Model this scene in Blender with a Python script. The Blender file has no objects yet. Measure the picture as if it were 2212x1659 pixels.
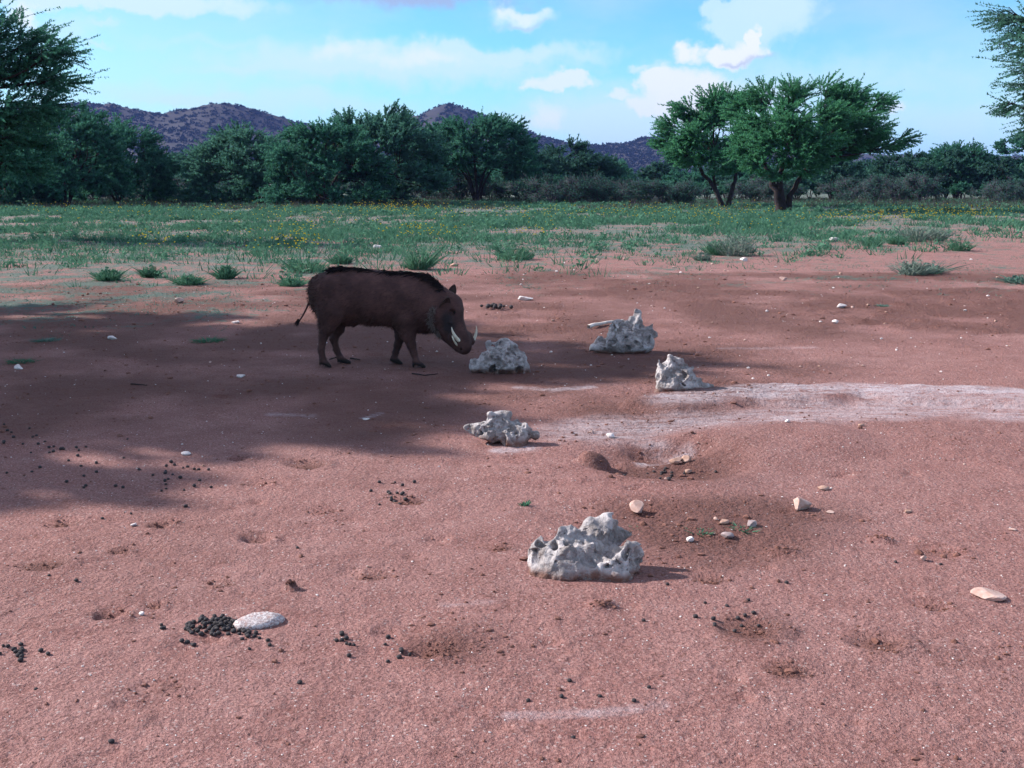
import bpy, math, random
import numpy as np
from math import radians, sin, cos, tan, atan, atan2, asin, pi

# ---------------------------------------------------------------- camera
SC = bpy.context.scene
COL = SC.collection
FPX, CU, CV = 2372.0, 1106.0, 829.5          # focal length / centre in units of a 2212-px wide photograph
PITCH, CAMH = radians(10.45), 1.45
cam = bpy.data.cameras.new('camera')
cam.sensor_width = 36.0
cam.lens = 36.0 * FPX / 2212.0
cam.clip_start, cam.clip_end = 0.05, 20000
camo = bpy.data.objects.new('camera', cam)
COL.objects.link(camo)
camo.location = (0, 0, CAMH)
camo.rotation_euler = (radians(90) - PITCH, 0, 0)
SC.camera = camo

# ---------------------------------------------------------------- light and exposure
SUN_EL = radians(32)
SUN_AZ = (-cos(radians(15)), sin(radians(15)))       # horizontal direction towards the sun
SKY_STRENGTH = 0.10
SUN_STRENGTH = 5.0
SC.view_settings.view_transform = 'Standard'
SC.view_settings.look = 'None'
SC.view_settings.exposure = 0.8
SC.view_settings.gamma = 1.0
SC.view_settings.use_curve_mapping = False
SC.cycles.max_bounces = 5
SC.cycles.diffuse_bounces = 2
SC.cycles.adaptive_threshold = 0.02
SC.cycles.glossy_bounces = 2
SC.cycles.transmission_bounces = 3
SC.cycles.volume_bounces = 1
SC.cycles.transparent_max_bounces = 6
SC.cycles.use_denoising = True

TO_SUN = np.array([SUN_AZ[0] * cos(SUN_EL), SUN_AZ[1] * cos(SUN_EL), sin(SUN_EL)])
sun = bpy.data.lights.new('sun', 'SUN')
sun.energy = SUN_STRENGTH
sun.angle = radians(1.0)
sun.color = (1.0, 0.93, 0.86)
suno = bpy.data.objects.new('sun', sun)
COL.objects.link(suno)
from mathutils import Vector
suno.rotation_euler = Vector(TO_SUN).to_track_quat('Z', 'Y').to_euler()
suno.location = (-40, 20, 40)


def ray(u, v):
    a, b = (u - CU) / FPX, (CV - v) / FPX
    return np.array([a, cos(PITCH) + b * sin(PITCH), -sin(PITCH) + b * cos(PITCH)])


def at(u, v, Y):
    r = ray(u, v)
    return np.array([0, 0, CAMH]) + r * (Y / r[1])


def gnd(u, v):
    r = ray(u, v)
    p = r * (-CAMH / r[2])
    return np.array([p[0], p[1], 0.0])


def project(x, y, z=0.0):
    dy, dz = y, z - CAMH
    dep = dy * cos(PITCH) - dz * sin(PITCH)
    upv = dy * sin(PITCH) + dz * cos(PITCH)
    return CU + FPX * x / dep, CV - FPX * upv / dep


def pxm(Y):                                    # pixels per metre at distance Y
    return FPX / (Y * cos(PITCH) + 1.2 * sin(PITCH))


# ---------------------------------------------------------------- sky
class NB:
    def __init__(s, tree):
        s.t = tree

    def n(s, kind, **kw):
        nd = s.t.nodes.new(kind)
        for k, v in kw.items():
            setattr(nd, k, v)
        return nd

    def link(s, a, b):
        if hasattr(a, 'is_output'):
            s.t.links.new(a, b)
        else:
            b.default_value = a

    def m(s, op, a, b=0.0, c=None, clamp=False):
        nd = s.n('ShaderNodeMath', operation=op, use_clamp=clamp)
        s.link(a, nd.inputs[0]); s.link(b, nd.inputs[1])
        if c is not None:
            s.link(c, nd.inputs[2])
        return nd.outputs[0]

    def mix(s, f, a, b, blend='MIX'):
        nd = s.n('ShaderNodeMix', data_type='RGBA', blend_type=blend)
        s.link(f, nd.inputs[0])
        s.link(a if hasattr(a, 'is_output') else (*a, 1), nd.inputs[6])
        s.link(b if hasattr(b, 'is_output') else (*b, 1), nd.inputs[7])
        return nd.outputs[2]

    def noise(s, vec, scale, detail=4, rough=0.55, dist=0.0):
        nd = s.n('ShaderNodeTexNoise')
        if vec is not None:
            s.link(vec, nd.inputs['Vector'])
        nd.inputs['Scale'].default_value = scale
        nd.inputs['Detail'].default_value = detail
        nd.inputs['Roughness'].default_value = rough
        nd.inputs['Distortion'].default_value = dist
        return nd.outputs['Fac']

    def voro(s, vec, scale, feature='F1', out='Distance'):
        nd = s.n('ShaderNodeTexVoronoi', feature=feature)
        if vec is not None:
            s.link(vec, nd.inputs['Vector'])
        nd.inputs['Scale'].default_value = scale
        return nd.outputs[out]

    def ramp(s, f, lo, hi, a=0.0, b=1.0):
        nd = s.n('ShaderNodeMapRange', clamp=True)
        nd.interpolation_type = 'SMOOTHSTEP'
        s.link(f, nd.inputs[0])
        for i, v in enumerate((lo, hi, a, b)):
            nd.inputs[i + 1].default_value = v
        return nd.outputs[0]

    def scale(s, vec, sc, loc=(0, 0, 0)):
        nd = s.n('ShaderNodeMapping')
        s.link(vec, nd.inputs[0])
        nd.inputs['Scale'].default_value = sc
        nd.inputs['Location'].default_value = loc
        return nd.outputs[0]


world = bpy.data.worlds.new('World')
SC.world = world
world.use_nodes = True
wt = world.node_tree
wt.nodes.clear()
b = NB(wt)
sky = b.n('ShaderNodeTexSky', sky_type='NISHITA')
sky.sun_disc = False
sky.sun_elevation = SUN_EL
sky.sun_rotation = atan2(SUN_AZ[0], SUN_AZ[1])
sky.altitude = 1200
sky.air_density = 1.0
sky.dust_density = 0.6
sky.ozone_density = 1.0
skyc = b.mix(1.0, sky.outputs[0], (0.50, 0.98, 1.12), 'MULTIPLY')
tc = b.n('ShaderNodeTexCoord').outputs['Generated']
sep = b.n('ShaderNodeSeparateXYZ'); wt.links.new(tc, sep.inputs[0])
az = b.m('ARCTAN2', sep.outputs[0], sep.outputs[1])
el = b.m('ARCSINE', sep.outputs[2])
comb = b.n('ShaderNodeCombineXYZ'); wt.links.new(az, comb.inputs[0]); wt.links.new(el, comb.inputs[1])
ae = comb.outputs[0]
n1 = b.noise(ae, 16, 8, 0.6)
n2 = b.noise(b.scale(ae, (1, 1, 1), (3.1, 7.7, 0)), 16, 8, 0.6)
azd = b.m('MULTIPLY_ADD', b.m('SUBTRACT', n1, 0.5), 0.11, az)
eld = b.m('MULTIPLY_ADD', b.m('SUBTRACT', n2, 0.5), 0.055, el)
fine = b.noise(ae, 55, 8, 0.6)


def blob(u, v, ru, rv, soft, amt):
    r = ray(u, v); r = r / np.linalg.norm(r)
    a0, e0 = atan2(r[0], r[1]), asin(r[2])
    dx = b.m('DIVIDE', b.m('SUBTRACT', azd, a0), ru / FPX)
    dy = b.m('DIVIDE', b.m('SUBTRACT', eld, e0), rv / FPX)
    d = b.m('SQRT', b.m('ADD', b.m('MULTIPLY', dx, dx), b.m('MULTIPLY', dy, dy)))
    d = b.m('MULTIPLY_ADD', b.m('SUBTRACT', fine, 0.5), soft * 0.9, d)
    return b.ramp(d, 1.0, 1.0 - soft, 0.0, amt)


def union(L):
    o = L[0]
    for x in L[1:]:
        o = b.m('MAXIMUM', o, x)
    return o


# thin high sheets, white heaped clouds, grey-violet undersides
thin = union([blob(850, 135, 520, 56, .7, .8), blob(1000, 118, 330, 30, .6, .85), blob(560, 150, 220, 22, .8, .7), blob(1330, 262, 330, 60, .6, .8), blob(1560, 215, 230, 70, .5, .85), blob(420, 215, 240, 26, .8, .7), blob(1180, 120, 220, 32, .9, .7), blob(700, 165, 330, 34, 1, .5),
              blob(330, 205, 260, 45, 1, .5), blob(480, 92, 260, 14, 1, .35), blob(120, 60, 150, 45, 1, .55),
              blob(1320, 230, 320, 70, .8, .55), blob(1750, 180, 460, 80, .9, .5), blob(2050, 250, 300, 70, 1, .45),
              blob(250, 0, 360, 30, .5, .95), blob(1500, 255, 700, 70, .9, .75), blob(650, 225, 420, 50, 1, .6), blob(210, 55, 70, 12, .8, .6), blob(230, 95, 70, 8, .9, .6), blob(820, 120, 300, 38, .8, .7), blob(1620, 40, 120, 60, .3, .8), blob(1560, 10, 70, 30, .3, .75), blob(1655, 45, 110, 75, .45, .75), blob(1120, 35, 100, 26, .7, .7)])
heap = union([blob(1480, 205, 105, 72, .5, .95), blob(1330, 205, 50, 14, .6, .7), blob(1565, 112, 105, 30, .4, 1), blob(1632, 85, 26, 26, .3, 1), blob(1450, 190, 80, 40, .35, .95), blob(1500, 235, 90, 45, .5, .85), blob(1395, 225, 60, 20, .4, .85), blob(1200, 175, 80, 18, .5, .8), blob(900, 128, 120, 22, .9, .6), blob(760, 110, 90, 26, .9, .55), blob(1400, 150, 50, 12, .6, .5),
              blob(1400, 222, 70, 24, .6, .8), blob(1190, 172, 60, 18, .6, .75), blob(1185, 250, 45, 50, .8, .7),
              blob(1945, 240, 30, 22, .8, .7), blob(1110, 26, 70, 18, .8, .6), blob(40, 20, 60, 30, .7, .8)])
grey = union([blob(900, -8, 270, 34, .7, .85), blob(1590, 128, 85, 9, 1, .6), blob(1120, 47, 80, 9, 1, .35)])
far = b.ramp(b.noise(b.scale(tc, (1, 1, 2.6)), 2.6, 7, 0.6), 0.38, 0.62, 0.0, 0.88)  # cloud cover mostly above the view, shaped to whiten and brighten the fill
hor = b.ramp(el, 0.13, 0.02, 0.0, 0.42)
K = 0.577 / SKY_STRENGTH
c = b.mix(b.m('MULTIPLY', far, b.ramp(el, 0.12, 0.45, 0.25, 1.0)), skyc, (1.04 * K, 0.98 * K, 1.04 * K))
c = b.mix(hor, c, (0.66 * K, 0.92 * K, 1.0 * K))
c = b.mix(thin, c, (0.74 * K, 0.97 * K, 1.04 * K))
c = b.mix(heap, c, (0.97 * K, 1.03 * K, 1.05 * K))
c = b.mix(grey, c, (0.42 * K, 0.52 * K, 0.80 * K))
bg = b.n('ShaderNodeBackground')
wt.links.new(c, bg.inputs[0])
bg.inputs[1].default_value = SKY_STRENGTH
wo = b.n('ShaderNodeOutputWorld')
wt.links.new(bg.outputs[0], wo.inputs[0])

# ---------------------------------------------------------------- helpers
RNG = np.random.default_rng(7)


def _hash(*ii):
    h = np.uint32(2166136261)
    with np.errstate(over='ignore'):
        for i in ii:
            h = (h ^ np.asarray(i).astype(np.int64).astype(np.uint32)) * np.uint32(16777619)
            h = h ^ (h >> np.uint32(15))
            h = h * np.uint32(2246822519)
        h = h ^ (h >> np.uint32(13))
        h = h * np.uint32(3266489917)
        h = h ^ (h >> np.uint32(16))
    return h.astype(np.float64) / 4294967295.0


def vn2(x, y, s=0):
    ix, iy = np.floor(x), np.floor(y)
    fx, fy = x - ix, y - iy
    fx = fx * fx * fx * (fx * (fx * 6 - 15) + 10); fy = fy * fy * fy * (fy * (fy * 6 - 15) + 10)
    a, b_, c_, d = (_hash(ix + i, iy + j, s) for i, j in ((0, 0), (1, 0), (0, 1), (1, 1)))
    return (a * (1 - fx) + b_ * fx) * (1 - fy) + (c_ * (1 - fx) + d * fx) * fy


def fbm2(x, y, oct=4, s=0, g=0.5):
    o, a, t = 0, 1.0, 0
    for k in range(oct):
        o = o + a * (vn2(x * 2 ** k + 17.3 * k, y * 2 ** k - 9.1 * k, s + k) - 0.5); t += a; a *= g
    return o / t


def vn3(x, y, z, s=0):
    ix, iy, iz = np.floor(x), np.floor(y), np.floor(z)
    f = [t * t * (3 - 2 * t) for t in (x - ix, y - iy, z - iz)]
    o = 0
    for i in (0, 1):
        for j in (0, 1):
            for k in (0, 1):
                w = (f[0] if i else 1 - f[0]) * (f[1] if j else 1 - f[1]) * (f[2] if k else 1 - f[2])
                o = o + w * _hash(ix + i, iy + j, iz + k, s)
    return o


def fbm3(x, y, z, oct=3, s=0):
    o, a, t = 0, 1.0, 0
    for k in range(oct):
        o = o + a * (vn3(x * 2 ** k + 5.3 * k, y * 2 ** k, z * 2 ** k, s + k) - 0.5); t += a; a *= 0.5
    return o / t


def smooth(e0, e1, x):
    t = np.clip((x - e0) / (e1 - e0), 0, 1)
    return t * t * (3 - 2 * t)


def mesh_np(name, V, F, mat=None, shade=True, fattr=None, vattr=None):
    V = np.asarray(V, np.float32)
    me = bpy.data.meshes.new(name)
    Fs = F if isinstance(F, (list, tuple)) else [F]
    Fs = [np.asarray(f, np.int32) for f in Fs if len(f)]
    me.vertices.add(len(V)); me.vertices.foreach_set('co', V.ravel())
    nl = sum(f.size for f in Fs); nf = sum(len(f) for f in Fs)
    me.loops.add(nl); me.polygons.add(nf)
    me.loops.foreach_set('vertex_index', np.concatenate([f.ravel() for f in Fs]))
    tot = np.concatenate([np.full(len(f), f.shape[1], np.int32) for f in Fs])
    st = np.concatenate([[0], np.cumsum(tot)[:-1]]).astype(np.int32)
    me.polygons.foreach_set('loop_start', st)
    me.polygons.foreach_set('use_smooth', np.full(nf, shade, bool))
    for nm, a in (fattr or {}).items():
        at_ = me.attributes.new(nm, 'FLOAT', 'FACE'); at_.data.foreach_set('value', np.asarray(a, np.float32))
    for nm, a in (vattr or {}).items():
        at_ = me.attributes.new(nm, 'FLOAT', 'POINT'); at_.data.foreach_set('value', np.asarray(a, np.float32))
    me.update(calc_edges=True)
    if mat:
        me.materials.append(mat)
    return me


def link(me, name, parent=None, loc=(0, 0, 0), rz=0.0, sc=None):
    o = bpy.data.objects.new(name, me)
    COL.objects.link(o)
    o.location = [float(t) for t in loc]
    o.rotation_euler = (0, 0, rz)
    if sc is not None:
        o.scale = sc if hasattr(sc, '__len__') else (sc, sc, sc)
    if parent is not None:
        o.parent = parent
    return o


def tag(o, label=None, cat=None, group=None, kind=None):
    for k, v in (('label', label), ('category', cat), ('group', group), ('kind', kind)):
        if v:
            o[k] = v
    return o


def copy_tree(o, parent=None):
    c_ = o.copy(); COL.objects.link(c_); c_.parent = parent
    for ch in list(o.children):
        copy_tree(ch, c_)
    return c_


def new_mat(name):
    m = bpy.data.materials.new(name)
    m.use_nodes = True
    t = m.node_tree
    p = t.nodes['Principled BSDF']
    p.inputs['Specular IOR Level'].default_value = 0.25
    p.inputs['Roughness'].default_value = 0.9
    return m, NB(t), p


def obj_coords(nb):
    return nb.n('ShaderNodeTexCoord').outputs['Object']


def attr(nb, name):
    nd = nb.n('ShaderNodeAttribute'); nd.attribute_name = name
    return nd.outputs['Fac']


def bump(nb, p, h, strength=0.5, dist=0.01):
    nd = nb.n('ShaderNodeBump')
    nd.inputs['Strength'].default_value = strength
    nd.inputs['Distance'].default_value = dist
    nb.link(h, nd.inputs['Height'])
    nb.link(nd.outputs[0], p.inputs['Normal'])


# ---------------------------------------------------------------- materials
def mat_ground():
    m, nb, p = new_mat('red_sand')
    co = obj_coords(nb)
    big = nb.noise(co, 0.55, 5, 0.6)
    mid = nb.noise(co, 4.5, 6, 0.65)
    grit = nb.noise(co, 85, 4, 0.7)
    grit2 = nb.voro(co, 150, out='Color')
    c0 = nb.mix(nb.ramp(mid, 0.3, 0.7), (0.235, 0.114, 0.103), (0.330, 0.186, 0.172))
    c0 = nb.mix(nb.ramp(big, 0.35, 0.7, 0, 0.5), c0, (0.290, 0.130, 0.112))
    c0 = nb.mix(nb.ramp(grit, 0.42, 0.70, 0, 0.65), c0, (0.46, 0.29, 0.26))
    c0 = nb.mix(nb.ramp(nb.noise(co, 110, 3, 0.7), 0.50, 0.62, 0, 0.75), c0, (0.130, 0.062, 0.053))
    c0 = nb.mix(nb.m('MULTIPLY', nb.ramp(nb.noise(co, 22, 5, 0.75), 0.56, 0.66, 0, 0.8), nb.ramp(nb.noise(co, 1.7, 4, 0.6), 0.42, 0.6)), c0, (0.140, 0.062, 0.048))
    sv = nb.n('ShaderNodeSeparateColor'); nb.link(grit2, sv.inputs[0])
    c0 = nb.mix(nb.ramp(sv.outputs[0], 0.965, 0.985, 0, 0.55), c0, (0.56, 0.48, 0.46))
    c0 = nb.mix(1.0, c0, (0.98, 0.92, 0.94), 'MULTIPLY')
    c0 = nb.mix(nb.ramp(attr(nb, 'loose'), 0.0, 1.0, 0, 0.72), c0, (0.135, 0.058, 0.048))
    pale = nb.m('MULTIPLY', attr(nb, 'pale'), nb.ramp(nb.m('ADD', nb.m('MULTIPLY', nb.noise(nb.scale(co, (.35, 1.5, 1)), 9, 7, 0.75), .6), nb.m('MULTIPLY', nb.noise(co, 30, 5, 0.75), .4)), 0.36, 0.60))
    c0 = nb.mix(pale, c0, (0.50, 0.43, 0.47))
    gr = nb.ramp(nb.m('ADD', attr(nb, 'green'), nb.m('MULTIPLY', nb.m('SUBTRACT', nb.m('ADD', nb.noise(co, 7, 6, 0.75), nb.noise(co, 1.1, 4, 0.6)), 1.0), 3.0)), 0.50, 1.0, 0, 0.9)
    gr = nb.m('MULTIPLY', gr, nb.ramp(attr(nb, 'green'), 0.02, 0.2))
    c0 = nb.mix(gr, c0, (0.090, 0.140, 0.122))
    nb.link(c0, p.inputs['Base Color'])
    p.inputs['Roughness'].default_value = 0.95
    h = nb.m('ADD', nb.m('MULTIPLY', grit, 0.6), nb.m('MULTIPLY', nb.noise(co, 26, 5, 0.7), 1.5))
    chop = nb.m('MULTIPLY', attr(nb, 'loose'), nb.m('ADD', nb.noise(co, 11, 5, 0.7), nb.noise(nb.scale(co, (1, 1.6, 1)), 24, 4, 0.7)))
    h = nb.m('ADD', h, nb.m('MULTIPLY', chop, 3.2))
    bump(nb, p, h, 1.0, 0.017)
    return m


def mat_leaf(name, dark, light, transl=0.35):
    m = bpy.data.materials.new(name); m.use_nodes = True
    t = m.node_tree; t.nodes.clear(); nb = NB(t)
    v = attr(nb, 'var')
    col = nb.mix(v, dark, light)
    d = nb.n('ShaderNodeBsdfDiffuse'); nb.link(col, d.inputs[0])
    tr = nb.n('ShaderNodeBsdfTranslucent'); nb.link(col, tr.inputs[0])
    mx = nb.n('ShaderNodeMixShader'); mx.inputs[0].default_value = transl
    t.links.new(d.outputs[0], mx.inputs[1]); t.links.new(tr.outputs[0], mx.inputs[2])
    o = nb.n('ShaderNodeOutputMaterial'); t.links.new(mx.outputs[0], o.inputs[0])
    return m


def mat_simple(name, c1, c2, scale=8, rough=0.9, bs=0.4, bd=0.01, detail=5, stretch=None):
    m, nb, p = new_mat(name)
    co = obj_coords(nb)
    if stretch:
        co = nb.scale(co, stretch)
    n = nb.noise(co, scale, detail, 0.65)
    nb.link(nb.mix(nb.ramp(n, 0.3, 0.7), c1, c2), p.inputs['Base Color'])
    p.inputs['Roughness'].default_value = rough
    bump(nb, p, n, bs, bd)
    return m


M = {}
M['ground'] = mat_ground()
M['bark'] = mat_simple('acacia_bark', (0.016, 0.012, 0.014), (0.040, 0.029, 0.030), 14, stretch=(1, 1, 0.25), bd=0.03)
M['twig'] = mat_simple('grey_twigs', (0.034, 0.030, 0.044), (0.070, 0.060, 0.084), 3)
M['leaf_hero'] = mat_leaf('acacia_leaves_bright', (0.036, 0.150, 0.080), (0.120, 0.340, 0.175), 0.48)
M['leaf_dark'] = mat_leaf('acacia_leaves_dark', (0.028, 0.108, 0.078), (0.084, 0.235, 0.160), 0.45)
M['leaf_grey'] = mat_leaf('acacia_leaves_grey_green', (0.040, 0.122, 0.094), (0.108, 0.255, 0.190), 0.45)
M['leaf_bush'] = mat_leaf('bush_leaves_dull', (0.028, 0.082, 0.066), (0.076, 0.175, 0.138), 0.40)
M['grass'] = mat_leaf('green_herbs', (0.036, 0.112, 0.072), (0.118, 0.260, 0.170), 0.3)
M['dry'] = mat_leaf('dry_grass', (0.045, 0.050, 0.046), (0.105, 0.098, 0.090), 0.3)
M['silver'] = mat_leaf('silvery_leaves', (0.090, 0.140, 0.115), (0.24, 0.31, 0.27), 0.25)
M['cover'] = mat_leaf('low_ground_cover', (0.060, 0.140, 0.115), (0.16, 0.26, 0.22), 0.25)
M['petal'] = mat_leaf('yellow_petals', (0.58, 0.42, 0.02), (0.80, 0.66, 0.06), 0.3)
M['hill'] = mat_simple('hill_soil_cloud_shaded', (0.020, 0.019, 0.022), (0.034, 0.030, 0.032), 0.05)  # albedo lowered to paint in cloud shade over the hills
M['hillbush'] = mat_leaf('hill_bush_leaves_cloud_shaded', (0.007, 0.014, 0.015), (0.018, 0.030, 0.028), 0.2)  # leaf tones darkened too, standing in for the same cloud shade
M['dung'] = mat_simple('dry_dung', (0.022, 0.019, 0.022), (0.068, 0.058, 0.064), 60, 0.75, 0.5, 0.003)
M['clod'] = mat_simple('soil_clod', (0.120, 0.054, 0.043), (0.240, 0.115, 0.093), 40, 0.95, 0.5, 0.004)
M['stone_pink'] = mat_simple('pink_stone', (0.40, 0.245, 0.205), (0.60, 0.44, 0.40), 22, 0.8, 0.5, 0.006)
M['stone_white'] = mat_simple('white_quartz', (0.50, 0.43, 0.43), (0.78, 0.72, 0.72), 25, 0.7, 0.5, 0.006)
M['stone_tan'] = mat_simple('tan_stone', (0.30, 0.175, 0.13), (0.48, 0.32, 0.27), 22, 0.85, 0.5, 0.006)
M['stone_grey'] = mat_simple('grey_stone', (0.25, 0.19, 0.19), (0.42, 0.35, 0.36), 22, 0.85, 0.5, 0.006)
M['granite'] = None
m, nb, p = new_mat('speckled_granite')
co = obj_coords(nb)
g1 = nb.noise(co, 130, 3, 0.7); g2 = nb.noise(nb.scale(co, (1, 1, 1), (4, 4, 4)), 75, 3, 0.6)
cc = nb.mix(nb.ramp(g1, 0.42, 0.58), (0.30, 0.24, 0.25), (0.60, 0.55, 0.56))
cc = nb.mix(nb.ramp(g2, 0.52, 0.64, 0, 0.75), cc, (0.36, 0.22, 0.20))
nb.link(cc, p.inputs['Base Color']); bump(nb, p, g1, 0.6, 0.005)
M['granite'] = m


def mat_saltrock():
    m, nb, p = new_mat('pitted_white_rock')
    co = obj_coords(nb)
    a = nb.noise(co, 9, 6, 0.65)
    f = nb.noise(co, 55, 5, 0.7)
    col = nb.mix(nb.ramp(a, 0.33, 0.62), (0.24, 0.215, 0.22), (0.56, 0.515, 0.525))
    col = nb.mix(nb.ramp(nb.noise(nb.scale(co, (1, 1, 1), (7, 3, 1)), 14, 6, 0.7), 0.47, 0.60, 0, 0.8), col, (0.19, 0.16, 0.155))
    col = nb.mix(nb.ramp(f, 0.58, 0.66, 0, 0.75), col, (0.13, 0.105, 0.11))
    stain = nb.m('MULTIPLY', attr(nb, 'stain'), nb.ramp(nb.noise(co, 20, 5, 0.7), 0.25, 0.55))
    col = nb.mix(stain, col, (0.19, 0.095, 0.075))
    nb.link(col, p.inputs['Base Color'])
    p.inputs['Roughness'].default_value = 0.7
    bump(nb, p, nb.m('ADD', f, nb.m('MULTIPLY', nb.noise(co, 24, 5, 0.7), 1.5)), 0.9, 0.012)
    return m


M['rock'] = mat_saltrock()

# ---------------------------------------------------------------- ground
FEAT = []                                       # x, y, half-size along x, along y, height, rotation


def feat(u, v, wx, wy, h, rot=0.0):
    p_ = gnd(u, v); FEAT.append((p_[0], p_[1], wx, wy, h, rot))


feat(1440, 990, .44, .36, -.07); feat(1450, 966, .24, .10, -.04); feat(1650, 960, .55, .45, .05)
feat(1284, 992, .085, .07, .075); feat(1180, 1015, .4, .25, .015); feat(1900, 940, .9, .5, .03)
feat(1460, 1180, .5, .25, -.025); feat(1330, 1110, .35, .22, -.02)
PRINTS = []
for (u, v, a, h_) in [(350, 1132, .06, -.030), (556, 1160, .07, -.034), (262, 1186, .05, -.022), (338, 1306, .035, -.026),
                      (240, 1326, .06, -.034), (560, 1045, .06, -.028), (630, 1272, .022, .030), (1895, 1390, .09, -.024),
                      (1620, 1355, .10, -.020), (520, 990, .06, -.026), (660, 1000, .12, -.030), (95, 1215, .10, -.02),
                      (950, 1400, .10, -.014), (1230, 1165, .05, .02), (1300, 1310, .05, .012), (1905, 1170, .05, .02),
                      (1690, 1190, .08, .02), (2030, 1190, .09, -.02), (1530, 1250, .06, -.018), (2010, 1310, .06, -.016),
                      (350, 1480, .07, -.015), (1080, 1180, .06, -.014), (800, 1240, .07, -.016), (470, 1260, .06, -.014),
                      (130, 1130, .07, -.018), (700, 1105, .06, -.016), (880, 1080, .08, -.018), (1700, 1450, .07, -.014)]:
    feat(u, v, a, a * RNG.uniform(.6, .9), h_, RNG.uniform(-.6, .6))
    PRINTS.append((*gnd(u, v)[:2], a))
    if h_ < -.019:
        p_ = FEAT[-1]
        FEAT.append((p_[0] + a * .95, p_[1] - a * .3, a * .5, a * .8, -h_ * .42, 0))

for k in range(90):
    u, v = RNG.uniform(-20, 2230), 700 + 950 * RNG.uniform() ** 1.1
    a = RNG.uniform(.018, .05) * (.7 + (1650 - v) / 1400)
    feat(u, v, a * RNG.uniform(.8, 1.8), a * RNG.uniform(.5, .9), -a * RNG.uniform(.22, .42), RNG.uniform(-.5, .5))
    p_ = FEAT[-1]
    FEAT.append((p_[0] + a * 1.2, p_[1] - a * .4, a * .6, a * .7, a * .14, 0))

STROKES = [([(1455, 872), (1560, 862), (1700, 853), (1900, 851), (2080, 858), (2260, 872)], .30, .92),
           ([(1305, 930), (1430, 918), (1580, 906), (1750, 896), (2000, 884), (2250, 890)], .40, .66),
           ([(1390, 974), (1440, 972), (1485, 962)], .07, .8), ([(1120, 836), (1190, 842), (1275, 835)], .05, .8),
           ([(585, 896), (670, 898)], .05, .5), ([(785, 903), (822, 893)], .03, .7),
           ([(1100, 1549), (1250, 1546), (1330, 1543), (1430, 1528)], .03, .42), ([(1085, 972), (1150, 966)], .07, .75),
           ([(1560, 752), (1760, 750)], .06, .35), ([(960, 1308), (1060, 1303)], .03, .4), ([(1340, 940), (1420, 955)], .12, .5)]


def seg_dist(x, y, pts):
    d = np.full(np.shape(x), 1e9)
    for (a, b_) in zip(pts[:-1], pts[1:]):
        ab = b_ - a
        t = np.clip(((x - a[0]) * ab[0] + (y - a[1]) * ab[1]) / (ab @ ab), 0, 1)
        d = np.minimum(d, np.hypot(x - a[0] - t * ab[0], y - a[1] - t * ab[1]))
    return d


STROKES_W = [([gnd(*q)[:2] for q in pts], w, k) for pts, w, k in STROKES]
LEDGE = STROKES_W[0][0]


def pale_at(x, y):
    o = np.zeros(np.shape(x))
    wob = fbm2(x * 2.2, y * 2.2, 5, 40) * 1.1
    for pts, w, k in STROKES_W:
        d = seg_dist(x, y, pts) / w + wob
        o = np.maximum(o, k * smooth(1.15, .35, d))
    return o


def rough_at(x, y):
    u, v = project(x, np.maximum(y, .5))
    r = .35 + 0 * x
    r = np.maximum(r, smooth(960, 1120, u) * smooth(560, 600, v) * smooth(800, 720, v))
    for (uu, vv, a) in [(1450, 1000, .5), (1480, 1150, .6), (1700, 1190, .5), (900, 760, .5), (1620, 1360, .3), (1100, 700, .8)]:
        g = gnd(uu, vv)
        r = np.maximum(r, np.exp(-((x - g[0]) ** 2 + (y - g[1]) ** 2) / a ** 2))
    return r * smooth(.15, -.15, fbm2(x * .7, y * .7, 3, 77) - .08)


def gz(x, y, detail=True):
    x = np.asarray(x, float); y = np.asarray(y, float)
    r = np.hypot(x, y)
    z = .022 * fbm2(x * .35, y * .35, 3, 1) * smooth(60, 20, r) + .25 * fbm2(x * .03, y * .03, 3, 2) * smooth(20, 120, r)
    for (fx, fy, wx, wy, h, rot) in FEAT:
        dx, dy = x - fx, y - fy
        cx, cy = (dx * cos(rot) + dy * sin(rot)) / wx, (-dx * sin(rot) + dy * cos(rot)) / wy
        q = cx * cx + cy * cy
        z = z + h * np.exp(-q * q * q * .8 - q * .2)
    dl = seg_dist(x, y, LEDGE)
    z = z + .045 * smooth(.36, .22, dl + .30 * fbm2(x * 3, y * 3, 4, 9)) + .02 * fbm2(x * 2, y * 14, 3, 19) * smooth(.5, .2, dl)
    if detail:
        nr = smooth(30, 12, r)
        rg = rough_at(x, y)
        c1 = fbm2(x * 6, y * 9, 4, 11)
        z = z + nr * (.010 * fbm2(x * 2.2, y * 2.8, 3, 5) + rg * (.10 * np.maximum(c1 - .05, 0) - .07 * np.maximum(-c1 - .08, 0)))
        z = z + nr * (.0060 * fbm2(x * 17, y * 20, 3, 21) + .0035 * fbm2(x * 55, y * 60, 2, 31))
    return z


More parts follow.
